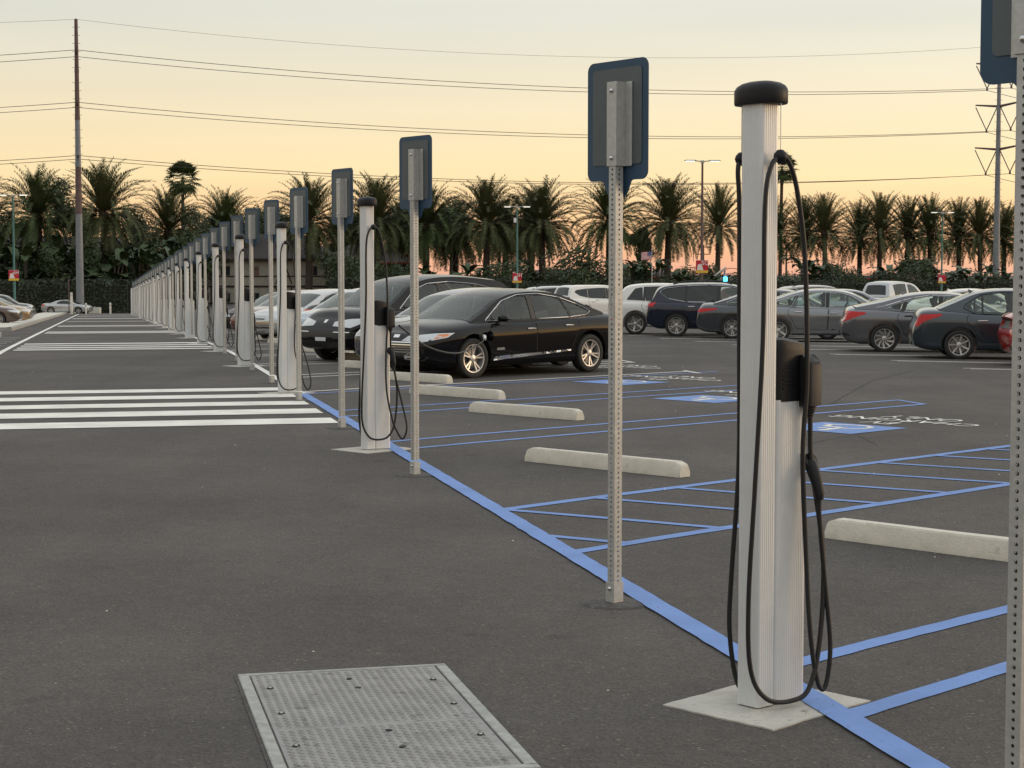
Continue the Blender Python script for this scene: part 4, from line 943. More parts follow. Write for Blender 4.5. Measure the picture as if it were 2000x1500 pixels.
MIDS = sedan(wheel='seven', ro=.80, cornerF=FS['cornerF'][:1], fin=None)
park(21.0, 2.2, MIDS, name='hatchback', label='dark car half hidden between the black sedan and the tall black SUV', cat='car', paint=DGRY)
park(24.7, 1.55, PS, name='sport_utility_car', label='large black SUV with a wide black grille behind the second station', cat='car', paint=BLK)
park(30.3, 1.7, sedan(wheel='multi', cornerF=FS['cornerF'][:1], front=[('number_plate', [(-.16, .40), (.16, .40), (.16, .48), (-.16, .48)], PLATE)]), name='sedan', label='pale blue grey sedan, its nose showing left of the black SUV', cat='car', paint=carpaint('ice_blue', (.30, .36, .42), .4))
park(40.0, 1.7, sedan(wheel='seven', cornerF=FS['cornerF'][:1], front=FS['front'][:7]), name='sedan', label='silver sedan with a barred grille seen between the third and fourth stations', cat='car', paint=SILV)
park(49.0, 1.6, sedan(wheel='five', cornerF=FS['cornerF'][:1], front=[('number_plate', [(-.16, .40), (.16, .40), (.16, .48), (-.16, .48)], PLATE)]), name='sedan', label='black sedan with a plate, seen between the fourth and fifth stations', cat='car', paint=BLK)
park(44.6, 1.6, sedan(wheel='five'), name='sedan', label='dark red sedan glimpsed behind the fourth station', cat='car', paint=carpaint('maroon', (.10, .01, .012), .3))
# car backed in behind: its tail shows over the bonnets
RS = sedan(cornerR=[('tail_light', [(-.6, .80), (.30, .86), (.34, .93), (-.6, .92)], RED)], rearbits=[('tail_light_bar', [(-.6, .84), (.6, .84), (.6, .91), (-.6, .91)], RED)], wheel='five')
h = R(45); f = Vector((math.cos(h), math.sin(h))); c = Vector(rowxy(37.4, 2.9)) + f * (RS['wb'] / 2 + RS['ro'])
car(RS, (c.x, c.y, G(c.x, c.y)), h, name='sedan', label='black sedan backed in, its red tail light bar showing left of the black SUV', cat='car', paint=BLK, group='cars parked at the chargers')
# ---- row across the aisle, tails to the left
CIV = sedan(hw=.90, wb=2.70, fo=.90, ro=1.0, r=.325, wheel='turbine', handle=None or TRIMK, roll=5,
    top=[(-2.35, .92), (-2.2, 1.045), (-1.9, 1.075), (-1.0, .98), (0, .95), (.9, .955), (1.25, .96), (1.7, .88), (2.1, .76), (2.28, .62)],
    belt=[(-2.35, .86), (-2.1, .97), (-1.4, .985), (-.6, .93), (.4, .90), (1.0, .885), (1.6, .80), (2.1, .66), (2.28, .53)],
    roof=[(1.40, .925), (1.0, 1.14), (.62, 1.315), (.2, 1.395), (-.35, 1.41), (-.9, 1.345), (-1.45, 1.205), (-2.05, 1.07)],
    wins=[[(.86, .925), (-.02, .94), (.0, 1.285), (.28, 1.285), (.56, 1.205), (.86, 1.04)], [(-.14, .942), (-.86, .965), (-.90, 1.05), (-.72, 1.21), (-.45, 1.285), (-.12, 1.305)], [(-.97, .985), (-1.30, 1.03), (-1.05, 1.13), (-.93, 1.15)]],
    dlo=[(1.07, .91), (-.95, .955), (-1.55, 1.04), (-1.35, 1.075), (-.95, 1.20), (-.70, 1.265), (-.3, 1.33), (.2, 1.315), (.60, 1.215)],
    pillars=[((-.08, .94), (-.06, 1.295), .05), ((-.93, .965), (-.86, 1.17), .05)],
    doors=[([(1.02, .36), (1.06, .60), (1.02, .86), (-.03, .89), (-.06, .34)], .08, .78), ([(-.09, .34), (-.06, .89), (-1.02, .92), (-1.06, .80), (-.96, .62), (-.88, .40)], -.80, .85)], mirror=(.80, .90),
    tail=[(.28, .10), (.48, .0), (.70, .02), (.85, .12), (1.0, .10), (1.1, .2)], tail_w=.80, tl=.75,
    cornerR=[('tail_light', [(-.34, .72), (-.10, .70), (.08, .76), (.40, .90), (.34, .935), (-.05, .955), (-.34, .97)], RED), ('tail_light_lens', [(-.30, .74), (-.10, .72), (-.02, .78), (-.06, .86), (-.28, .90)], CLEAR), ('bumper_vent', [(-.30, .40), (.10, .38), (.02, .44), (-.30, .47)], TRIMK)],
    trim=CHROME, sides=(-1, 1))
place(1727, 41.0, 98, CIV, -1, name='sedan', label='grey sedan with bracket shaped red tail lights and dark turbine wheels', cat='car', paint=carpaint('steel_grey', (.12, .125, .14), .55), group='cars parked across the aisle')
VER = sedan(hw=.86, wb=2.60, fo=.88, ro=.98, r=.315, wheel='seven', roll=12,
    top=[(-2.3, .90), (-2.1, 1.06), (-1.85, 1.10), (-1.0, .98), (0, .95), (.9, 1.0), (1.2, 1.0), (1.7, .93), (2.0, .82), (2.18, .66)],
    belt=[(-2.3, .85), (-2.1, 1.0), (-1.5, 1.02), (-.6, .96), (.4, .93), (1.0, .925), (1.6, .85), (2.0, .72), (2.18, .56)],
    roof=[(1.36, .97), (.95, 1.22), (.58, 1.40), (.15, 1.485), (-.4, 1.505), (-.9, 1.45), (-1.3, 1.30), (-1.75, 1.09)],
    wins=[[(.86, .955), (-.02, .965), (.0, 1.38), (.25, 1.38), (.5, 1.30), (.86, 1.10)], [(-.14, .968), (-.80, .98), (-.80, 1.36), (-.50, 1.395), (-.12, 1.40)], [(-.84, .98), (-.92, .985), (-1.17, 1.10), (-1.14, 1.15), (-.84, 1.345)]],
    dlo=[(1.05, .94), (-.95, .965), (-1.22, 1.09), (-1.18, 1.16), (-.85, 1.37), (-.4, 1.425), (.2, 1.405), (.55, 1.30)],
    pillars=[((-.08, .96), (-.06, 1.39), .05), ((-.82, .97), (-.82, 1.355), .018)], trim=TRIMK,
    doors=[([(1.0, .36), (1.04, .60), (1.0, .885), (-.03, .915), (-.06, .34)], .08, .78), ([(-.09, .34), (-.06, .915), (-1.10, .95), (-1.16, .85), (-.98, .62), (-.88, .40)], -.82, .82)], mirror=(.78, .93), fin=-.98,
    tail=[(.28, .06), (.48, .0), (.66, .03), (.85, .12), (1.0, .10), (1.1, .16)], tail_w=.78, tl=.8,
    cornerR=[('tail_light', [(-.10, .70), (.0, .70), (.12, .80), (.42, .93), (.40, .965), (.05, .955), (-.06, .88)], RED), ('badge', [(-.34, .86), (-.27, .86), (-.27, .93), (-.34, .93)], CHROME)])
place(1873, 37.3, 98, VER, -1, name='sedan', label='dark teal sedan with seven spoke silver wheels at the right side', cat='car', paint=TEAL, group='cars parked across the aisle')
PAS = sedan(hw=.915, wb=2.80, fo=.93, ro=1.12, r=.33, wheel='five', trimr=.008)
place(1520, 48.5, 97, PAS, -1, name='sedan', label='grey four door sedan seen side on behind the nearest station head', cat='car', paint=carpaint('mid_grey', (.20, .21, .225), .6), group='cars parked across the aisle')
place(1430, 51.6, 97, sedan(hw=.91, wb=2.75, r=.335, cornerR=[('tail_light', [(-.25, .80), (.0, .78), (.42, .86), (.40, .91), (-.05, .90), (-.25, .89)], RED)], tail_w=.76, tl=.9), -1, name='sedan', label='dark gunmetal sedan with slim red tail light left of the nearest station', cat='car', paint=carpaint('gunmetal_dark', (.05, .058, .068), .5), group='cars parked across the aisle')
EQ = suv(wheel='five_twin', r=.355, cornerR=[('tail_light', [(-.16, .93), (.12, .92), (.16, 1.02), (.10, 1.14), (-.06, 1.16), (-.20, 1.10)], RED)], rails=(.3, -1.5), tail_w=.84, glass=PRIV,
    rearbits=[('number_plate', [(-.16, .72), (.16, .72), (.16, .83), (-.16, .83)], PLATE)])
place(1321, 54.2, 95, EQ, -1, name='sport_utility_car', label='dark navy SUV with chrome window trim and big red tail light', cat='car', paint=NAVY, group='cars parked across the aisle')
CAP = suv(wheel='five', r=.355, hw=.925, roof=[(1.28, 1.06), (.90, 1.33), (.52, 1.54), (.1, 1.63), (-.6, 1.66), (-1.35, 1.63), (-1.75, 1.52), (-2.1, 1.12)], dlo=None,
    wins=[[(.86, 1.05), (-.08, 1.06), (-.04, 1.53), (.24, 1.525), (.5, 1.45), (.86, 1.22)], [(-.18, 1.062), (-1.08, 1.085), (-1.10, 1.54), (-.6, 1.555), (-.14, 1.555)], [(-1.16, 1.09), (-1.70, 1.12), (-1.42, 1.48), (-1.17, 1.53)]],
    cornerR=[('tail_light', [(-.20, .90), (.05, .95), (.30, 1.04), (.28, 1.08), (-.10, 1.08), (-.22, 1.05)], RED)])
place(1241, 57.0, 95, CAP, -1, name='sport_utility_car', label='white SUV with dark rear glass right of the big sign post', cat='car', paint=WHT, group='cars parked across the aisle')
# red sports car, tail only
MUS = sedan(hw=.955, wb=2.72, fo=.95, ro=1.12, r=.345, wheel='five', doors=[([(.95, .36), (1.0, .60), (.95, .87), (-.38, .90), (-.42, .34)], -.2, .80)],
    top=[(-2.5, .92), (-2.3, 1.06), (-2.0, 1.05), (-1.0, .95), (0, .93), (.9, .955), (1.2, .96), (1.7, .90), (2.1, .80), (2.31, .66)], belt=[(-2.5, .88), (-2.2, 1.0), (-1.4, .99), (-.6, .92), (.4, .90), (1.0, .89), (1.6, .83), (2.1, .70), (2.31, .56)],
    roof=[(1.2, .93), (.8, 1.14), (.42, 1.30), (.0, 1.37), (-.45, 1.37), (-.9, 1.29), (-1.4, 1.16), (-1.9, 1.03)], wins=[[(.66, .92), (-.55, .945), (-.52, 1.25), (-.05, 1.285), (.3, 1.21), (.66, 1.03)], [(-.64, .955), (-1.0, 1.0), (-.85, 1.14), (-.62, 1.23)]], dlo=None, pillars=[], fin=None, mirror=(.62, .90), seats=(-.2, -.9),
    tail=[(.28, .10), (.48, .03), (.66, .0), (.72, .04), (.90, .12), (.97, -.02), (1.05, .02)], tail_w=.86, tl=.5,
    rearbits=[('tail_panel', [(-.70, .74), (.70, .74), (.66, .92), (-.66, .92)], TRIMK)] + [('tail_light', [(s * (.36 + .12 * k), .76), (s * (.43 + .12 * k), .76), (s * (.41 + .12 * k), .90), (s * (.34 + .12 * k), .90)], RED) for s in (1, -1) for k in range(3)],
    cornerR=[('bumper_insert', [(-.3, .30), (.1, .28), (.0, .40), (-.3, .42)], TRIMK), ('tail_light', [(-.10, .75), (-.05, .75), (-.04, .88), (-.09, .88)], RED)])
place(2090, 33.8, 96, MUS, -1, name='sports_car', label='bright red sports car, only its tail showing at the right edge', cat='car', paint=CRED, group='cars parked across the aisle')
# ---- second row beyond, noses to the left or right
def far(px, d, head, P, **k):
    c = carpos(px, d); return car(P, (c.x, c.y, c.z + k.pop('dz', 0)), R(90 - head), group='cars in the rows beyond', **k)
far(1100, 92, 78, suv(rails=(.3, -1.6), hw=.96, wb=2.95, railmat=TRIMK), name='sport_utility_car', label='silver SUV with a dark roof rack beyond the black sedan', cat='car', paint=SILV)
far(1172, 82, 60, suv(dlo=None, roof=[(1.3, 1.06), (1.0, 1.35), (.7, 1.58), (.1, 1.68), (-.6, 1.69), (-1.5, 1.68), (-1.95, 1.62), (-2.15, 1.15)], cornerR=[('tail_light', [(-.1, .95), (.06, .95), (.06, 1.10), (-.1, 1.10)], RED)]), name='minivan', label='white minivan with a tall red tail lamp beside the big sign post', cat='car', paint=WHT)
far(1602, 84, 80, suv(rails=(.3, -1.6)), name='sport_utility_car', label='beige SUV roof showing above the grey side-on sedan', cat='car', paint=BEIG)
far(1652, 74, 92, sedan(), name='sedan', label='silver blue sedan roof between the grey sedans', cat='car', paint=carpaint('silver_blue', (.28, .31, .36), .5))
PK = suv(hw=.98, wb=3.5, fo=.95, ro=1.15, r=.39, wheel='six', zb=.32,
    top=[(-2.9, 1.14), (-1.0, 1.14), (.9, 1.16), (1.5, 1.17), (2.2, 1.13), (2.6, 1.02)], belt=[(-2.9, 1.12), (-1.0, 1.11), (.9, 1.11), (1.5, 1.10), (2.2, 1.02), (2.6, .9)],
    roof=[(1.35, 1.14), (1.02, 1.45), (.72, 1.70), (.3, 1.80), (-.3, 1.83), (-.8, 1.81), (-1.1, 1.70), (-1.28, 1.14)], gw=.88,
    wins=[[(.95, 1.15), (.12, 1.15), (.14, 1.68), (.42, 1.67), (.66, 1.57), (.95, 1.30)], [(.0, 1.15), (-.85, 1.15), (-.86, 1.66), (-.4, 1.70), (.02, 1.70)]], dlo=None, pillars=[], doors=[], seats=(.2, -.6), mirror=(.9, 1.16), tail=[(.3, .02), (1.2, .0)], nose=[(.3, .08), (.6, 0), (1.0, .05)], rails=None, winmat={})
far(1742, 80, 50, PK, name='pickup_truck', label='silver pickup truck with a dark rear cab window behind the grey sedan', cat='truck', paint=SILV)
far(1905, 58, 100, sedan(), name='sedan', label='white sedan seen through the windows of the dark teal sedan', cat='car', paint=WHT)
far(1480, 88, 85, suv(dlo=None), name='sport_utility_car', label='maroon SUV mostly hidden behind the nearest station column', cat='car', paint=carpaint('deep_maroon', (.08, .012, .014), .3))
# ---- cars on the left, noses over the kerb
def left(u, v, P, head, **k):
    x, y = rowxy(u, v); return car(P, (x, y, G(x, y)), R(90 - head), group='cars parked on the left', **k)
LH = sedan(cornerF=FS['cornerF'][:1], fin=None); LS_ = suv(wheel='five', cornerF=[('headlamp', [(-.30, .80), (.02, .79), (.26, .90), (.10, .93), (-.3, .88)], LAMPG)])
left(110, -9.1, LS_, 82, name='sport_utility_car', label='dark grey crossover with a bright five spoke wheel, farthest of the left cars', cat='car', paint=carpaint('bronze_grey', (.06, .058, .055), .5))
left(98, -8.9, LH, 82, name='sedan', label='blue car nose between the tan sedan and dark crossover', cat='car', paint=BLUC)
left(87.5, -8.6, LH, 82, name='sedan', label='tan silver sedan nose overhanging the left kerb island', cat='car', paint=TAN)
left(79, -8.75, LH, 82, name='sedan', label='brown sedan nose at the left edge of the picture', cat='car', paint=BRWN)
CP = sedan(hw=.90, wb=2.73, wheel='five', dlo=None, pillars=[], fin=None, wins=[[(.70, .955), (-.85, .985), (-.72, 1.17), (-.3, 1.30), (.1, 1.30), (.40, 1.21), (.70, 1.07)]], doors=[([(.95, .36), (1.0, .60), (.95, .88), (-.40, .91), (-.45, .34)], -.25, .80)],
    roof=[(1.3, .955), (.85, 1.15), (.5, 1.30), (.1, 1.385), (-.35, 1.395), (-.85, 1.33), (-1.25, 1.19), (-1.6, 1.05)], cornerR=[('tail_light', [(-.4, .76), (.30, .80), (.34, .92), (-.4, .94)], RED)], cornerF=FS['cornerF'][:1])
p = carpos(133, 171); car(CP, (p.x, p.y, p.z), R(90 - 96), name='coupe', label='silver coupe crossing at the far end of the lane', cat='car', paint=SILV, group='cars in the rows beyond')
# ------------------------------------------------------------------ palms, shrubs and hedge
FROND = mat('palm_leaf', (.056, .082, .026), .6, spec=.3, var=.35, vscale=.9); FROND2 = mat('palm_leaf_olive', (.070, .082, .030), .6, spec=.3, var=.35, vscale=.7)
BARK = mat('palm_bark', (.075, .055, .042), .9, bump=.8, bscale=9, var=.35, vscale=5); LEAF = mat('shrub_leaf', (.040, .062, .024), .55, var=.4, vscale=1.3, spec=.35); LEAF2 = mat('banana_leaf', (.045, .072, .027), .5, var=.35, vscale=1.1, spec=.4); DEAD = mat('dry_leaf', (.13, .095, .055), .85, var=.3, vscale=2); HEDGE = mat('hedge_leaf', (.030, .042, .020), .7, var=.45, vscale=.6)
def frond_crown(seed, n, L0, e0, e1, droop, lw=.085, ll=.62):
    """date palm head: feather fronds rising, arching and hanging, each with its own leaflets"""
    rnd = random.Random(seed); mb = MB(); Z = Vector((0, 0, 1))
    for k in range(n):
        t = (k + .5) / n; az = k * 2.39996 + rnd.uniform(-.25, .25); el = R(e1 + (e0 - e1) * (1 - t) ** .85 + rnd.uniform(-7, 7)); L_ = L0 * rnd.uniform(.86, 1.1) * (.82 + .18 * math.sin(math.pi * min(1, t * 1.2)))
        h = Vector((math.cos(az), math.sin(az), 0)); side = Vector((-h.y, h.x, 0)); tw = rnd.uniform(-.5, .5); dr = droop * rnd.uniform(.75, 1.3) * (1.15 if t > .5 else .9)
        p = Vector((h.x * .16, h.y * .16, -.5 * t + rnd.uniform(-.1, .1))); e = el; pts = [p.copy()]; ds = L_ / 9; dirs = []
        for i in range(9):
            d = h * math.cos(e) + Z * math.sin(e); p = p + d * ds; pts.append(p.copy()); dirs.append(d); e -= dr * (.06 + .30 * (i / 9) ** 1.5) * max(.15, math.cos(e) + .25)
        dirs.append(dirs[-1])
        w0 = .05
        for i in range(8):
            a, b = pts[i], pts[i + 1]; s_ = side * (w0 * (1 - i / 9)); u_ = Z * (w0 * .5 * (1 - i / 9)); s2 = side * (w0 * (1 - (i + 1) / 9)); mb.add([a - s_, a + s_ - u_, b + s2, b - s2 - u_ * .5], [(0, 1, 2, 3)], 1)
        for i in range(30):
            f = .10 + .90 * (i + rnd.random() * .7) / 30; q = f * 9; j = min(8, int(q)); c = pts[j].lerp(pts[j + 1], q - j); d = dirs[j]; up = d.cross(side).normalized(); up = up if up.z > -.2 else -up
            ln = ll * (math.sin(math.pi * min(1, .22 + f * .72)) ** .7) * rnd.uniform(.8, 1.15)
            for s in (-1, 1):
                o = (side * s * math.cos(tw * s) + up * (.45 + .3 * s * tw)).normalized(); tip = c + (o * .72 + d * .78).normalized() * ln + Vector((0, 0, -.16 * ln * rnd.random())); wv = d * lw * .5
                mb.add([c - wv, c + wv, tip], [(0, 1, 2)], 0)
    return mesh('crown', mb.v, mb.f), mb.m
def crown_mesh(*a, **k):
    me, mi = frond_crown(*a, **k); me.materials.append(FROND if a[0] % 2 else FROND2); me.materials.append(DEAD); me.polygons.foreach_set('material_index', mi); return me
CRA = [crown_mesh(i, 138, 6.3, 86, -40, .98, lw=.14, ll=.95) for i in range(3)]; CRB = [crown_mesh(10 + i, 112, 5.8, 88, -34, .80, lw=.12, ll=.80) for i in range(3)]
def trunk_mesh(seed, h, r0, r1, pine=.55):
    rnd = random.Random(seed); n = 14; k = max(10, int(h / .22)); vv = []
    for i in range(k + 1):
        t = i / k; z = h * t; r = r0 + (r1 - r0) * t + .035 * (i % 2) * r0 / .4
        if t < .06: r *= 1 + (.06 - t) * 4
        if h - z < 1.1: r += pine * .42 * math.sin(math.pi * min(1, (1.1 - (h - z)) / 1.1 * .8))
        vv += [(r * math.cos(2 * math.pi * (j + .5 * (i % 2)) / n) + .12 * math.sin(t * 2.2 + seed), r * math.sin(2 * math.pi * (j + .5 * (i % 2)) / n), z) for j in range(n)]
    ff = [(i * n + j, i * n + (j + 1) % n, (i + 1) * n + (j + 1) % n, (i + 1) * n + j) for i in range(k) for j in range(n)] + [tuple(range(k * n, (k + 1) * n))]
    return mesh('trunk', vv, ff, 25), .12 * math.sin(2.2 + seed)
def palm(px, pyc, d, kind, i, label, sc=1.0):
    c = at(px, pyc, d); z0 = G(c.x, c.y); h = c.z - z0
    t = empty('date_palm', (c.x, c.y, z0)); tag(t, label, 'palm tree', 'date palms behind the lot')
    me, dx = trunk_mesh(i, h, .44 if kind == 'A' else .36, .33 if kind == 'A' else .27); obj('trunk', me, BARK, t)
    o = obj('crown', (CRA if kind == 'A' else CRB)[i % 3], None, t, (dx, 0, h)); o.rotation_euler = (0, 0, i * 1.7); o.scale = (sc, sc, sc * (1.0 + .03 * (i % 3)))
PALMS = [(-42, 428, 200, 'A', 1.0), (74, 420, 196, 'A', 1.02), (204, 414, 196, 'A', 1.04), (331, 450, 205, 'A', .95), (440, 446, 212, 'A', .93), (520, 468, 232, 'A', .9), (602, 430, 204, 'A', 1.0), (662, 470, 235, 'A', .9), (735, 432, 206, 'A', 1.0), (786, 455, 228, 'A', .9), (834, 440, 208, 'A', 1.0), (890, 460, 230, 'A', .95), (949, 434, 206, 'A', 1.02), (985, 458, 226, 'A', .9), (1036, 452, 224, 'A', .92), (1060, 436, 206, 'A', 1.0), (1192, 428, 207, 'A', .97), (1306, 432, 207, 'A', .98), (1402, 440, 222, 'B', 1.05),
         (1512, 458, 236, 'B', 1.0), (1572, 456, 236, 'B', 1.0), (1612, 452, 232, 'B', 1.02), (1681, 462, 238, 'B', 1.0), (1720, 452, 234, 'B', 1.02), (1772, 455, 236, 'B', 1.0), (1815, 455, 236, 'B', 1.03), (1872, 462, 240, 'B', 1.02), (1915, 458, 238, 'B', 1.0), (1963, 466, 240, 'B', 1.0), (2012, 462, 240, 'B', 1.0)]
for i, (a, b, d, k, s) in enumerate(PALMS): palm(a, b, d, k, i, 'feathery date palm with %s crown, %s from the left in the back row' % ('a wide' if k == 'A' else 'a narrow upright', ORD[i] if i else 'first'), s)
def fan_crown(seed, n=58, r=1.0):
    rnd = random.Random(seed); mb = MB()
    for k in range(n):
        az = k * 2.39996; el = R(80 - 135 * (k / n) + rnd.uniform(-8, 8)); d = Vector((math.cos(az) * math.cos(el), math.sin(az) * math.cos(el), math.sin(el))); s = Vector((-math.sin(az), math.cos(az), 0)); up = d.cross(s); st = d * r * rnd.uniform(.62, 1.0)
        mb.add([Vector((0, 0, 0)) - s * .02, s * .02, st], [(0, 1, 2)])
        for j in range(13):
            a = R(-100 + 200 * j / 12); o = (d * math.cos(a) + s * math.sin(a)).normalized(); tip = st + o * r * .72 * rnd.uniform(.8, 1.05) + Vector((0, 0, -.16 * r)); n_ = (s * math.cos(a) - d * math.sin(a)) * .055 * r
            mb.add([st + o * .02 - n_ * .4, st + o * r * .35 - n_, tip, st + o * r * .35 + n_], [(0, 1, 2, 3)])
    return mb.mesh('crown')
for i, (px, py, d, s, lab) in enumerate([(358, 352, 245, 2.0, 'tall fan palm with a round head above the left date palms'), (1527, 330, 250, 1.75, 'tall thin fan palm behind the nearest station cable')]):
    c = at(px, py, d); z0 = G(c.x, c.y); t = empty('fan_palm', (c.x, c.y, z0)); tag(t, lab, 'palm tree', 'tall fan palms')
    me, dx = trunk_mesh(60 + i, c.z - z0, .28, .20, .1); obj('trunk', me, BARK, t); o = obj('crown', fan_crown(i), FROND, t, (dx, 0, c.z - z0)); o.scale = (s, s, s)
def banana_mesh(seed, n=13):
    """upright clump of stems with big drooping paddle leaves"""
    rnd = random.Random(seed); mb = MB()
    for k in range(n):
        az = rnd.uniform(0, 6.28); r0 = rnd.uniform(.05, .7); b = Vector((math.cos(az) * r0, math.sin(az) * r0, 0)); lean = Vector((math.cos(az + rnd.uniform(-.6, .6)), math.sin(az + rnd.uniform(-.6, .6)), 0)); H_ = rnd.uniform(1.4, 3.1)
        p1 = b + Vector((0, 0, H_)) + lean * H_ * .16; mb.tube([b, b.lerp(p1, .5), p1], [.07, .05, .035], 5, 1)
        for q in range(2):
            la = lean if q == 0 else Vector((-lean.y, lean.x, 0)) * rnd.choice((-1, 1)); s = Vector((-la.y, la.x, 0)); L_ = rnd.uniform(1.2, 1.9); e = rnd.uniform(.7, 1.35); p = p1.copy(); rows = []
            for i in range(6):
                t = i / 5; w = .30 * math.sin(math.pi * (.08 + .9 * t)) ** .6 * rnd.uniform(.85, 1.1); rows.append((p - s * w + Vector((0, 0, .06)), p.copy(), p + s * w + Vector((0, 0, .06)))); p = p + (la * math.cos(e) + Vector((0, 0, math.sin(e)))) * L_ / 5; e -= rnd.uniform(.22, .5)
            vv = [v for r_ in rows for v in r_]; mb.add(vv, [(i * 3 + j, i * 3 + j + 1, i * 3 + j + 4, i * 3 + j + 3) for i in range(5) for j in range(2)], 0)
    me = mesh('foliage', mb.v, mb.f); me.materials.append(LEAF2); me.materials.append(BARK); me.polygons.foreach_set('material_index', mb.m); return me
def bush_mesh(seed, n=1100, sx=1.5, sz=1.4, ls=.17):
    rnd = random.Random(seed); mb = MB(); lobes = [(Vector((rnd.uniform(-sx, sx) * .6, rnd.uniform(-sx, sx) * .5, rnd.uniform(.5, 1.6) * sz)), rnd.uniform(.5, .9) * sx * .62) for _ in range(9)]
    for k in range(n):
        c, r = lobes[k % 9]; d = Vector((rnd.gauss(0, 1), rnd.gauss(0, 1), rnd.gauss(0, 1))).normalized(); p = c + d * r * rnd.uniform(.55, 1.05)
        if p.z < .05: p.z = rnd.uniform(.05, .6)
        a = (d + Vector((rnd.gauss(0, .6), rnd.gauss(0, .6), rnd.gauss(0, .6) + .2))).normalized(); s = a.cross(Vector((rnd.random(), rnd.random(), rnd.random() + .1))).normalized(); b = a.cross(s) * ls * rnd.uniform(.3, .6); a = a.cross(b).normalized() * ls * rnd.uniform(.8, 1.6)
        mb.add([p - a * .5, p + b * .5, p + a * .7, p - b * .5], [(0, 1, 2, 3)])
    return mesh('foliage', mb.v, mb.f)
BAN = [banana_mesh(i) for i in range(4)]; BSH = [bush_mesh(20 + i) for i in range(4)]
me_stem = MB().tube([(0, 0, 0), (.1, .05, .7), (.05, 0, 1.5)], [.09, .07, .03], 6).mesh('stem')
rnd = random.Random(77)
def shrub(px, top, d, kind, sc, lab, grp):
    x = (px - 1000) / FOC * d; z = G(x, d); h = EYE + (535 - top) / FOC * d - z; m = (BAN if kind == 'banana' else BSH)[rnd.randrange(4)]; hm = 3.6 if kind == 'banana' else 2.5
    t = empty('banana_plant' if kind == 'banana' else 'leafy_bush', (x, d, z), rnd.uniform(0, 6)); tag(t, lab, 'plant' if kind == 'banana' else 'bush', grp); k = h / hm
    o = obj('foliage', m, None if kind == 'banana' else LEAF, t); o.scale = (min(k, 1.7) * sc, min(k, 1.7) * sc, k); s_ = obj('stem', me_stem, BARK, t); s_.scale = (k, k, k)
ORDL = ['first'] + ORD[1:]
def belt(n, x0, step, tops, d0, d1, pb, where, grp):
    cnt = {'banana': 0, 'bush': 0}
    for i in range(n):
        px = x0 + i * step + rnd.uniform(-.3, .3) * step; k = 'banana' if rnd.random() < pb else 'bush'; top = rnd.uniform(*tops(px))
        if 400 < px < 655 and d0 < 195: continue
        shrub(px, top, rnd.uniform(d0, d1), k, rnd.uniform(.9, 1.3), ('broad leaved banana plant, %s from the left ' if k == 'banana' else 'rounded dark bush, %s from the left ') % ORDL[cnt[k]] + where, grp); cnt[k] += 1
belt(46, -30, 15.5, lambda p: (462, 505), 188, 199, .6, 'under the left palms', 'plants under the left palms')
belt(50, 660, 27, lambda p: (506, 543) if p > 880 else (500, 540), 188, 205, .45, 'under the right palms', 'plants under the right palms')
shrub(1115, 487, 186, 'bush', 1.5, 'large round bush with pale top right of the second lamp post', 'plants under the right palms')
# darker broadleaf trees filling behind the palms
def leaf_tree(px, top, d, w, lab, i):
    x = (px - 1000) / FOC * d; z = G(x, d); h = EYE + (535 - top) / FOC * d - z; t = empty('broadleaf_tree', (x, d, z)); tag(t, lab, 'tree', 'dark trees behind the palms')
    r_ = random.Random(i); mb = MB(); mb.tube([(0, 0, 0), (.1, 0, h * .35), (0, .1, h * .6)], [.28, .22, .12], 8)
    for k in range(5): a = k * 1.3; mb.tube([(.05, 0, h * (.32 + .05 * k)), (math.cos(a) * w * .3, math.sin(a) * w * .3, h * .6), (math.cos(a) * w * .45, math.sin(a) * w * .45, h * .78)], [.12, .08, .03], 6)
    mb.build('trunk', BARK, t, sm=50); me = bush_mesh(200 + i, 5200, w * .70, h * .32, .36)
    for v in me.vertices: v.co.z += h * .42
    zmax = max(v.co.z for v in me.vertices)
    for v in me.vertices: v.co.z *= h / zmax
    obj('crown', me, LEAF, t)
for i, (px, top, w) in enumerate([(145, 345, 5), (268, 405, 6), (395, 400, 6), (490, 395, 6.5), (545, 400, 6), (690, 405, 5), (780, 400, 6), (880, 400, 5), (30, 400, 7), (1252, 440, 2.6)]):
    leaf_tree(px, top, 222 + (i % 3) * 5, w, 'dark leafy tree behind the palms, %s from the left' % ORD[sorted([145, 268, 395, 490, 545, 690, 780, 880, 30, 1252]).index(px)].replace('nearest', 'first'), i)
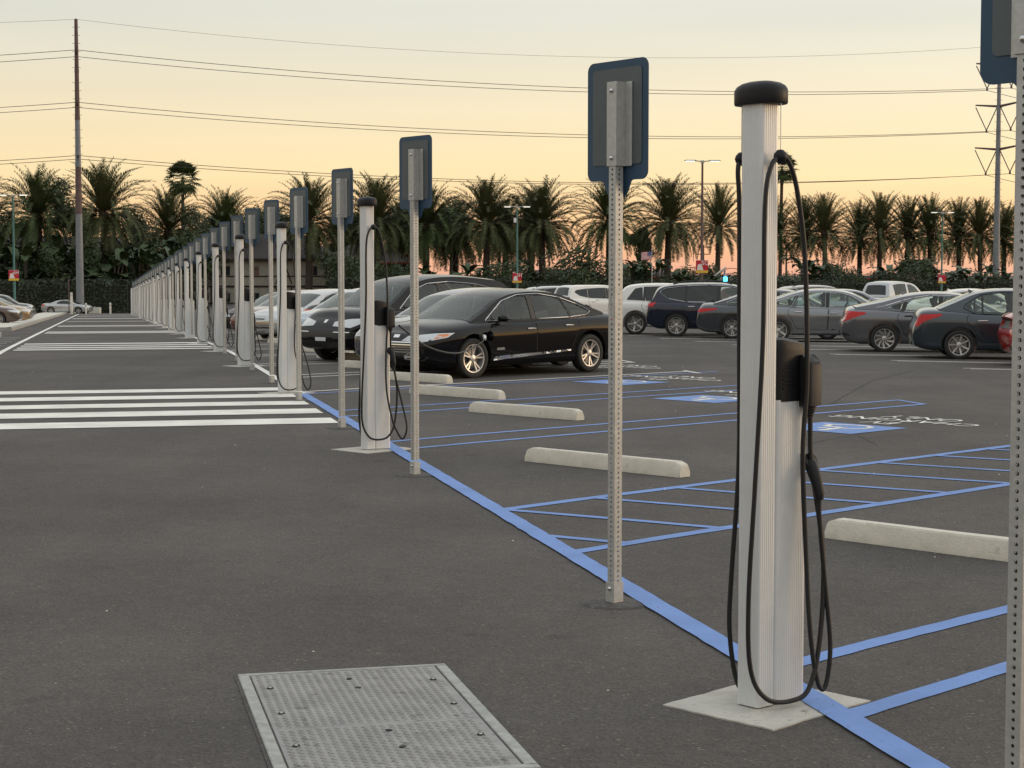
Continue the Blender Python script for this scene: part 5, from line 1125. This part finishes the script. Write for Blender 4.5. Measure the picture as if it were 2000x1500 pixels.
def hedge(pts, h, lab, seed, dens=46):
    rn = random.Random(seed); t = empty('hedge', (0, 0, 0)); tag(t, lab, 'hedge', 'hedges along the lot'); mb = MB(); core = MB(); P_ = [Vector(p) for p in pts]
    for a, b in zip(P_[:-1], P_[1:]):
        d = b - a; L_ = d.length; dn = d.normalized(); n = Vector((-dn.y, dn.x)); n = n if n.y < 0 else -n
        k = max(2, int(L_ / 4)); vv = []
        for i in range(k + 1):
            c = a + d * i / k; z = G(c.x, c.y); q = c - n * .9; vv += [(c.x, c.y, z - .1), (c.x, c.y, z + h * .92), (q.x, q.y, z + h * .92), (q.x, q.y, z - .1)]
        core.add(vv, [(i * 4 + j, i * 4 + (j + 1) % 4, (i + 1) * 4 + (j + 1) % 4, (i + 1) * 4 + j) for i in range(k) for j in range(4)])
        for _ in range(int(L_ * h * dens)):
            s = rn.random() * L_; zz = rn.random() * h * (1 + .10 * math.sin(s * .9 + seed) * math.sin(s * .31)); off = rn.uniform(-.12, .25); c = a + dn * s + n * off
            if rn.random() < .22: zz = h * rn.uniform(.9, 1.12); c = a + dn * s - n * rn.uniform(0, .9)
            p = Vector((c.x, c.y, G(c.x, c.y) + zz)); e = rn.uniform(0, 6.28); A = Vector((dn.x * math.cos(e), dn.y * math.cos(e), math.sin(e))) * rn.uniform(.10, .2); Bv = Vector((n.x, n.y, 0)) * rn.uniform(-.12, .12) + Vector((-dn.x * math.sin(e), -dn.y * math.sin(e), math.cos(e))) * rn.uniform(.06, .12)
            mb.add([p - A, p + Bv, p + A, p - Bv], [(0, 1, 2, 3)])
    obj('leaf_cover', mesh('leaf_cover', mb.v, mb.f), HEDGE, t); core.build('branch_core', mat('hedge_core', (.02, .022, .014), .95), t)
hp = lambda px, d: ((px - 1000) / FOC * d, d)
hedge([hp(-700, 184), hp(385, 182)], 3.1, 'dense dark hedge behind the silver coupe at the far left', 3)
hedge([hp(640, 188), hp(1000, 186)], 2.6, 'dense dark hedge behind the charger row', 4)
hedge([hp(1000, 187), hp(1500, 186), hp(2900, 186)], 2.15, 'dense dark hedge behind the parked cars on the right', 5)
# chain link fence in front of the hedge
LINK = mat('fence_wire', (.05, .055, .05), .6, .5)
def fence(a, b, h, lab):
    A, B = Vector(a), Vector(b); d = B - A; n = int(d.length / 3); t = empty('chain_fence', (A.x, A.y, G(*A))); tag(t, lab, 'fence', 'chain link fences')
    pm = MB().tube([(0, 0, 0), (0, 0, h)], .035, 6).mesh('fence_post'); z0 = G(*A)
    tops = []
    for i in range(n + 1):
        c = A + d * i / n; obj('fence_post', pm, LINK, t, (c.x - A.x, c.y - A.y, G(*c) - z0)); tops.append((c.x - A.x, c.y - A.y, G(*c) - z0 + h))
    MB().tube(tops, .025, 5).build('top_rail', LINK, t); MB().tube([(p[0], p[1], p[2] - h + .1) for p in tops], .015, 5).build('bottom_rail', LINK, t)
    w = MB()
    for k in range(1, int(h / .3)): w.tube([(p[0], p[1], p[2] - .3 * k) for p in tops], .006, 3)
    o = w.build('wire_mesh', LINK, t); o['kind'] = 'stuff'
fence(hp(-140, 182), hp(250, 180.5), 3.4, 'thin chain link fence before the dark hedge at the far left')
fence(hp(1380, 184), hp(2120, 184), 3.0, 'thin chain link fence before the hedge on the right')
# ------------------------------------------------------------------ buildings behind the planting
PLAS = mat('cream_plaster', (.40, .37, .31), .9, bump=.2, bscale=12, var=.12, vscale=1.5); TIMB = mat('dark_timber', (.030, .020, .016), .8, var=.3, vscale=6); SHIN = mat('brown_shingle', (.055, .045, .045), .85, bump=.7, bscale=7, var=.3, vscale=4); PANE = mat('window_pane', (.03, .035, .04), .08, 0, coat=.6); WFR = mat('window_frame', (.30, .28, .25), .6)
LIT = mat('warm_lamp', (1, .6, .25), .5, emit=(1, .55, .22), estr=9); REDW = mat('red_fascia', (.22, .025, .02), .6)
def house(px0, px1, d, zt, depth, lab, style='tudor', roofh=2.6, lamps=(), gable=False, roofmat=SHIN, wall=PLAS):
    x0, x1 = (px0 - 1000) / FOC * d, (px1 - 1000) / FOC * d; z0 = min(G(x0, d), G(x1, d)) - .2; W_ = x1 - x0; zt = EYE + (535 - zt) / FOC * d - z0
    t = empty('motel_building' if style == 'tudor' else 'low_building', (x0, d, z0)); tag(t, lab, 'building', 'buildings behind the palms')
    w = MB().box((W_ / 2, depth / 2, zt / 2), (W_, depth, zt)).build('wall', wall, t)
    o = .7; r = MB()
    if gable: r.add([(-o, -o, zt), (-o, depth + o, zt), (W_ / 2, -o, zt + roofh), (W_ / 2, depth + o, zt + roofh), (W_ + o, -o, zt), (W_ + o, depth + o, zt)], [(0, 2, 3, 1), (2, 4, 5, 3), (0, 4, 2), (1, 3, 5), (0, 1, 5, 4)])
    else: r.add([(-o, -o, zt), (W_ + o, -o, zt), (W_ + o, depth + o, zt), (-o, depth + o, zt), (depth * .3, depth / 2, zt + roofh), (W_ - depth * .3, depth / 2, zt + roofh)], [(0, 1, 5, 4), (1, 2, 5), (2, 3, 4, 5), (3, 0, 4), (3, 2, 1, 0)])
    rf = r.build('roof', roofmat, t); MB().box((W_ / 2, -o - .03, zt - .12), (W_ + 2 * o, .08, .24)).build('eaves_board', TIMB if style == 'tudor' else REDW, rf)
    bay = 3.1; n = max(1, int(W_ / bay)); fl = 2 if zt > 4.6 else 1; fh = zt / fl
    bm_ = MB().box((0, 0, 0), (.16, .07, fh - .06)).mesh('timber_post'); wm = MB().box((0, 0, 0), (1.15, .05, 1.25)).mesh('window'); pm = MB().box((0, 0, 0), (.48, .03, 1.05)).mesh('pane')
    for f in range(fl):
        zc = fh * (f + .5)
        if style == 'tudor': MB().box((W_ / 2, -.03, fh * (f + 1) - .12), (W_, .10, .22)).build('timber_beam', TIMB, w); MB().box((W_ / 2, -.028, fh * f + fh * .34), (W_, .08, .14)).build('timber_beam', TIMB, w)
        for k in range(n + 1):
            x = W_ * k / n
            if style == 'tudor': obj('timber_post', bm_, TIMB, w, (min(max(x, .1), W_ - .1), -.033, zc))
            if k < n:
                xc = W_ * (k + .5) / n
                if style == 'tudor' and k % 3 == 1:
                    for s in (1, -1): MB().tube([(xc + s * .95, -.02, fh * f + .15), (xc, -.02, fh * (f + 1) - .25)] if f else [(xc, -.02, fh * f + .15), (xc + s * .95, -.02, fh * (f + 1) - .25)], .075, 4).build('timber_brace', TIMB, w)
                else:
                    wo = obj('window', wm, WFR, w, (xc, -.03, zc + .15))
                    for s in (-1, 1): obj('pane', pm, PANE, wo, (s * .27, -.03, 0))
    for lx, lz in lamps:
        p = at(lx, lz, d - .3); MB().lathe([(0, -.16), (.12, -.12), (.16, 0), (.12, .12), (0, .16)], 12).build('wall_lamp', LIT, w, loc=(p.x - x0, -.22, p.z - z0))
    return t
house(-60, 262, 203, 505, 11, 'dim motel building with a dark roof behind the left palms', lamps=((36, 507), (256, 508), (18, 483)))
house(300, 640, 208, 505, 12, 'half timbered motel building behind the charger row', roofh=3.0)
house(628, 800, 218, 512, 10, 'brown shingled building right of the timbered motel', roofh=2.2, wall=SHIN, style='plain')
house(1010, 1180, 226, 541, 10, 'low building with a red fascia behind the black cars', 'plain', 1.0, wall=PLAS)
house(1200, 1252, 214, 540, 8, 'small cream gabled building right of the big sign post', 'plain', 1.3, gable=True, roofmat=mat('tan_roof', (.33, .27, .19), .85))
house(1255, 1345, 228, 540, 10, 'low red trimmed building behind the flag', 'plain', .9)
house(1780, 1822, 232, 530, 9, 'small hip roofed building between the right palms', 'plain', 1.6, roofmat=mat('grey_roof', (.16, .13, .13), .85))
house(1700, 1770, 224, 543, 9, 'low red walled building under the right palms', 'plain', .5, wall=REDW)
# ------------------------------------------------------------------ transmission poles and wires
PSTEEL = mat('pole_steel', (.21, .225, .245), .6, .35, var=.18, vscale=2.5, bump=.1, bscale=8); PRUST = mat('pole_rust', (.13, .085, .08), .7, .2, var=.25, vscale=3); WIRE = mat('power_wire', (.05, .05, .05), .5, .5); INSUL = mat('insulator', (.09, .08, .08), .4)
def power_pole(px, d, ytop, ys, lab, r0, r1, arms, armdir):
    x = (px - 1000) / FOC * d; z0 = G(x, d); top = EYE + (535 - ytop) / FOC * d; H_ = top - z0; t = empty('power_pole', (x, d, z0)); tag(t, lab, 'power pole', 'steel transmission poles')
    rad = lambda z: r0 + (r1 - r0) * z / H_
    cuts = [0, H_ * .34, H_ * .5, H_ * .66, H_ * .82, H_]
    for k in range(5):
        a, b = cuts[k], cuts[k + 1]; MB().lathe([(rad(a) + .02, a), (rad(a) + .02, a + .3), (rad(a), a + .32), (rad(b), b)] + ([(0, b + .1)] if k == 4 else []), 12).build('pole_section', PSTEEL if k in (0, 2) else PRUST if arms == 0 else PSTEEL, t, sm=40)
        for q in range(int((b - a) / .8)):
            if a > H_ * .3: MB().tube([(-rad(a) - .2, 0, a + .5 + q * .8), (rad(a) + .2, 0, a + .5 + q * .8)], .02, 4).build('step_bolt', PSTEEL, t)
    MB().lathe([(r0 + .25, 0), (r0 + .25, .12), (r0 + .1, .14)], 16).build('base_plate', CONC, t)
    ins = []
    for y in ys:
        z = EYE + (535 - y) / FOC * d - z0; ad = Vector(armdir).normalized()
        for s in (-1, 1):
            if arms: 
                e = Vector((ad.x * arms * s, ad.y * arms * s, z + .35)); arm = MB().tube([(0, 0, z), e], [.16, .09], 6).build('cross_arm', PRUST, t)
                dn = 2.55; m_ = Vector((e.x * .52, e.y * .52, z - dn)); MB().tube([e - Vector((0, 0, .25)), m_], .06, 5).build('insulator', INSUL, arm); MB().tube([Vector((e.x * .08, e.y * .08, z - .1)), m_], .06, 5).build('insulator', INSUL, arm)
                MB().lathe([(0, -.3), (.12, -.2), (.12, 0), (0, .05)], 8).build('wire_clamp', INSUL, arm, loc=m_)
                ins.append(m_ + Vector((x, d, z0 - .2)))
            else:
                m_ = Vector((s * 2.7 * x / d, s * 2.7, z)); MB().tube([(0, 0, z), m_], [.14, .08], 6).build('cross_arm', PRUST, t); ins.append(m_ + Vector((x, d, z0)))
    return t, ins, Vector((x, d, top))
DL, DR = 178, 198
tL, iL, topL = power_pole(157.5, DL, 44, (109, 208, 309), 'tall tapered steel power pole rising behind the silver coupe', .42, .17, 0, (0, 1))
tR, iR, topR = power_pole(1943.5, DR, 95, (130, 211, 294), 'steel power pole with V shaped insulators at the right', .42, .17, 3.1, (.62, -.78))
def wire(a, b, sag, lab, r=.03):
    P_ = [a.lerp(b, k / 28) + Vector((0, 0, -sag * 4 * (k / 28) * (1 - k / 28))) for k in range(29)]
    tag(MB().tube(P_, r, 5).build('power_wire', WIRE, sm=60), lab, 'wire', 'power wires across the sky')
TIER = ['top', 'middle', 'lowest']
for k in range(6):
    n_ = '%s wire of the %s pair' % ('farther' if k % 2 else 'nearer', TIER[k // 2])
    wire(iL[k], iR[k ^ 1], 1.75 if k % 2 else 1.8, n_ + ' between the two power poles')
    L0 = iL[k] + Vector((-70, 3, -1.2)); wire(iL[k], L0, .9, n_ + ' running left from the left pole')
    wire(iR[k], iR[k] + Vector((60, 14, 2.0)), 4.0, n_ + ' running right from the right pole')
wire(topL, topR, 2.4, 'thin single wire above the other wires between the poles', .014); wire(topL, topL + Vector((-70, 3, -.4)), .6, 'thin single top wire running left from the left pole', .014)
# far small utility pole
for px, top, d, lab in ((1374, 478, 300, 'small wooden utility pole far behind the lamp post'), (1536, 480, 290, 'small wooden utility pole far behind the station cable')):
    c = at(px, top, d); z0 = G(c.x, d); t = empty('utility_pole', (c.x, d, z0)); tag(t, lab, 'utility pole', 'far wooden utility poles'); h = c.z - z0
    MB().tube([(0, 0, 0), (0, 0, h)], [.2, .13], 7).build('mast', BARK, t); [MB().box((0, 0, h - q), (2.4, .12, .14)).build('cross_arm', BARK, t) for q in (.4, 1.6)]
# ------------------------------------------------------------------ parking lot lamps with banners
GPOLE = mat('green_pole_paint', (.05, .15, .14), .5, .2, var=.1, vscale=4); HEADM = mat('lamp_housing', (.42, .44, .42), .4, .3); LED = mat('led_panel', (1, .95, .85), .4, emit=(1, .93, .78), estr=3.2); BRED = mat('banner_red', (.52, .02, .04), .7); BYEL = mat('banner_yellow', (.75, .47, .05), .7); BWHT = mat('banner_white', (.80, .76, .72), .7)
def lamp(px, ytop, d, by, code, lab, lit=True, cab=False, rot=0., pm=GPOLE):
    c = at(px, ytop, d); z0 = G(c.x, d); h = c.z - z0; t = empty('lot_lamp', (c.x, d, z0)); tag(t, lab, 'lamp post', 'lot lamps with red banners')
    MB().lathe([(.13, 0), (.13, .1), (.095, .2), (.06, h)], 12).build('pole', pm, t, sm=50); MB().lathe([(.28, 0), (.28, .55), (.24, .6), (0, .6)], 16).build('concrete_base', CONC, t, sm=40)
    MB().box((0, 0, h), (.2, .2, .16), ch=.02).build('pole_top', HEADM, t)
    for s in (-1, 1):
        hd = empty('x') if 0 else None
        M = Matrix.Rotation(rot, 4, 'Z'); a = MB().tube([M @ Vector((s * .08, 0, h + .02)), M @ Vector((s * .42, 0, h + .06))], .035, 6).build('lamp_arm', HEADM, t)
        q = MB().box(M @ Vector((s * .72, 0, h + .07)), (.66, .34, .07), rz=rot, ch=.02).build('lamp_head', HEADM, t)
        MB().box(M @ Vector((s * .74, 0, h + .030)), (.5, .26, .012), rz=rot).build('light_panel', LED if lit else BWHT, q)
    if by:
        zc = EYE + (535 - by) / FOC * d - z0; w, hh = .72, .74; b = MB().box((0, -.13, zc), (w, .012, hh)).build('banner', BRED, t)
        MB().box((0, -.139, zc - hh * .39), (w, .004, hh * .20)).build('banner_strip', BYEL, b)
        for s in (-1, 1): MB().tube([(-.36, -.12, zc + s * hh / 2), (.36, -.12, zc + s * hh / 2)], .012, 5).build('banner_rod', GALV, b)
        MB().add([(w * -.42, -.139, zc - hh * .27), (w * .12, -.139, zc - hh * .27), (w * .02, -.139, zc + .02), (w * -.12, -.139, zc + hh * .24), (w * -.34, -.139, zc + hh * .16)], [(0, 1, 2, 3, 4)]).build('banner_patch', BWHT, b)
        me = text_mesh(code, .36); 
        for v in me.vertices: v.co = (v.co.x + w * .24, -.1415, zc + hh * .27 + v.co.y)
        me.update(); obj('banner_text', me, BWHT, b)
    if cab:
        MB().box((-.16, -.02, h - 1.0), (.22, .2, .36), ch=.02).build('control_box', BWHT, t)
lamp(1372, 316, 104, 521, '5G', 'lot lamp with lit twin heads and a red 5G banner', rot=.12, pm=PRUST)
lamp(1010, 405, 138, 543, '5H', 'lot lamp with a red 5H banner behind the black SUV', cab=True)
lamp(25, 382, 126, 538, '6H', 'green lot lamp with a red 6H banner at the left edge')
lamp(1841, 416, 160, 545, '', 'thin far lot lamp with a red banner between the right palms', lit=True)
# ------------------------------------------------------------------ flag, surveillance trailer
def flag():
    d = 176; c = at(1273.5, 488, d); z0 = G(c.x, d); h = c.z - z0; t = empty('flag_pole', (c.x, d, z0)); tag(t, 'thin pole flying a striped red white and blue flag', 'flag'); MB().tube([(0, 0, 0), (0, 0, h)], [.05, .03], 8).build('mast', GALV, t); MB().lathe([(0, .09), (.06, .05), (.06, -.01), (0, -.05)], 10).build('finial', CHROME, t, loc=(0, 0, h + .03))
    W_, H_ = 1.15, .80; f = lambda a, b: (-a * W_ * .92 , .10 * math.sin(a * 7), h - .1 - b * H_ - .16 * a - .03 * math.sin(a * 6))
    FR = mat('flag_red', (.50, .03, .05), .8); FW = mat('flag_white', (.75, .73, .70), .8); FB = mat('flag_blue', (.03, .05, .20), .8)
    for k in range(13):
        mb = MB(); n = 10; vv = [f(i / n, (k + q) / 13) for i in range(n + 1) for q in (0, 1)]; mb.add(vv, [(2 * i, 2 * i + 1, 2 * i + 3, 2 * i + 2) for i in range(n)]).build('flag_stripe', FW if k % 2 else FR, t)
    mb = MB(); vv = []
    for i in range(6):
        for q in (0, 1): p = f(i / 5 * .42, q * 7 / 13); vv.append((p[0], p[1] - .012, p[2]))
    mb.add(vv, [(2 * i, 2 * i + 1, 2 * i + 3, 2 * i + 2) for i in range(5)]).build('flag_canton', FB, t)
    st = MB()
    for r_ in range(5):
        for q in range(6): p = f(.03 + q * .068, .05 + r_ * .1); st.box((p[0], p[1] - .02, p[2]), (.03, .006, .03))
    o = st.build('flag_stars', FW, t); o['kind'] = 'stuff'
flag()
def trailer():
    d = 96; c = at(1412, 535, d); z0 = G(c.x, d); t = empty('camera_trailer', (c.x, d, z0)); tag(t, 'surveillance trailer with tilted solar panel and a blue lamp', 'trailer'); zm = 1.7 - z0
    MB().box((0, 0, .65), (1.6, .9, .7), ch=.05).build('trailer_box', BWHT, t); MB().tube([(.1, 0, .9), (.1, 0, zm + .2)], .05, 8).build('mast', GALV, t)
    MB().box((-.15, 0, zm + .12), (.75, .9, .04), M=Matrix.Rotation(R(-38), 4, 'Y')).build('solar_panel', mat('solar_cells', (.12, .13, .15), .2, .3), t)
    for s in (-.8, .8): MB().tube([(s, -.5, .28), (s, -.35, .28)], .28, 14).build('wheel', TYRE, t)
    MB().lathe([(0, -.13), (.11, -.12), (.11, .12), (0, .13)], 12).build('blue_lamp', mat('blue_beacon', (.05, .3, 1), .3, emit=(.04, .35, 1.0), estr=6), t, loc=(.12, -.1, zm - .28))
trailer()
# ------------------------------------------------------------------ kerb islands, posts, bits at the far left
KERB = mat('kerb_concrete', (.36, .35, .32), .9, bump=.4, bscale=20, var=.15, vscale=3)
def island(us, v0, v1, lab):
    t = empty('kerb_island', (*rowxy(us[0], v0), 0)); o = Vector(rowxy(us[0], v0)); tag(t, lab, 'kerb', 'raised kerb islands'); n = 40; L_ = []; Rr = []
    def ring(vv_, off, dz):
        a = []
        for k in range(n + 1):
            u = us[0] + (us[1] - us[0]) * k / n; p = rowxy(u, vv_ + off); a.append((p[0] - o.x, p[1] - o.y, Guv(u, vv_) + dz))
        return a
    prof = [(v1, .0, -.05), (v1, -.01, .13), (v1, -.03, .15), (v1, -.18, .152)]
    R_ = [ring(*q) for q in prof]; m = n + 1
    MB().add([p for r_ in R_ for p in r_], [(j * m + k, j * m + k + 1, (j + 1) * m + k + 1, (j + 1) * m + k) for j in range(3) for k in range(n)]).build('kerb_stone', KERB, t)
    R2 = [ring(v1, -.181, .146), ring(v0, 0, .146), ring(v0, 0, -.05)]; MB().add([p for r_ in R2 for p in r_], [(j * m + k, j * m + k + 1, (j + 1) * m + k + 1, (j + 1) * m + k) for j in range(2) for k in range(n)]).build('island_top', CONC, t)
    e = [rowxy(us[0], v0), rowxy(us[0], v1)]; MB().add([(e[0][0] - o.x, e[0][1] - o.y, Guv(us[0], v0) - .05), (e[1][0] - o.x, e[1][1] - o.y, Guv(us[0], v1) - .05), (e[1][0] - o.x, e[1][1] - o.y, Guv(us[0], v1) + .13), (e[0][0] - o.x, e[0][1] - o.y, Guv(us[0], v0) + .145)], [(0, 1, 2, 3)]).build('kerb_end', KERB, t)
island((62, 172), -8.2, -6.0, 'long raised concrete kerb island left of the lane'); island((40, 50.5), -9.5, -5.75, 'near end of a concrete kerb island at the left edge')
WP = mat('white_post_paint', (.62, .60, .55), .6, var=.1, vscale=4)
for px, y0, d, h, r_, lab in ((140.5, 613, 168, 2.05, .115, 'thick white post in front of the silver coupe'), (168.5, 613, 167, 1.05, .09, 'short white bollard before the power pole'), (216, 613, 167, 1.08, .09, 'short white bollard standing alone by the charger row'), (52, 600, 150, .8, .12, 'short white bollard behind the dark crossover')):
    x = (px - 1000) / FOC * d; t = empty('bollard', (x, d, G(x, d))); tag(t, lab, 'bollard', 'white posts at the lane end'); MB().lathe([(r_, 0), (r_, h - .06), (r_ * .8, h - .015), (0, h)], 14).build('post', WP, t, sm=50); MB().lathe([(r_ + .006, h - .30), (r_ + .006, h - .18)], 14).build('reflective_band', mat('band_grey', (.45, .42, .36), .5), t)
x = (135.5 - 1000) / FOC * 169; t = empty('marker_pole', (x, 169, G(x, 169))); tag(t, 'thin reddish pole beside the thick white post', 'pole'); MB().tube([(0, 0, 0), (0, 0, 3.4)], .05, 8).build('mast', PRUST, t); MB().lathe([(.14, 0), (.14, .06), (.05, .08)], 12).build('foot_plate', GALV, t)
c = carpos(180, 174); t = empty('concrete_block', (c.x, c.y, c.z)); tag(t, 'small concrete block at the foot of the left power pole', 'block'); MB().box((.3, 0, .3), (1.1, .7, .6), ch=.05).build('block', CONC, t); MB().tube([(.3, -.12, .62), (.3, 0, .72), (.3, .12, .62)], .02, 6).build('lifting_loop', GALV, t)
# litter and specks on the asphalt
rl_ = random.Random(9); LIT_ = mat('paper_scrap', (.70, .68, .62), .8)
sp = MB()
for k in range(120):
    u, v = rl_.uniform(-5, 26), rl_.uniform(-4.5, 9); x, y = rowxy(u, v); s = rl_.uniform(.003, .009); z = G(x, y) + .004; a = rl_.uniform(0, 6); sp.add([(x + s * math.cos(a + q) * rl_.uniform(.6, 1.4), y + s * math.sin(a + q) * rl_.uniform(.6, 1.4), z) for q in (0, 1.6, 3.1, 4.7)] + [(x, y, z + s * .7)], [(0, 1, 4), (1, 2, 4), (2, 3, 4), (3, 0, 4)])
tag(sp.build('pale_grit', LIT_), 'scattered pale grit on the asphalt', 'grit', kind='stuff')
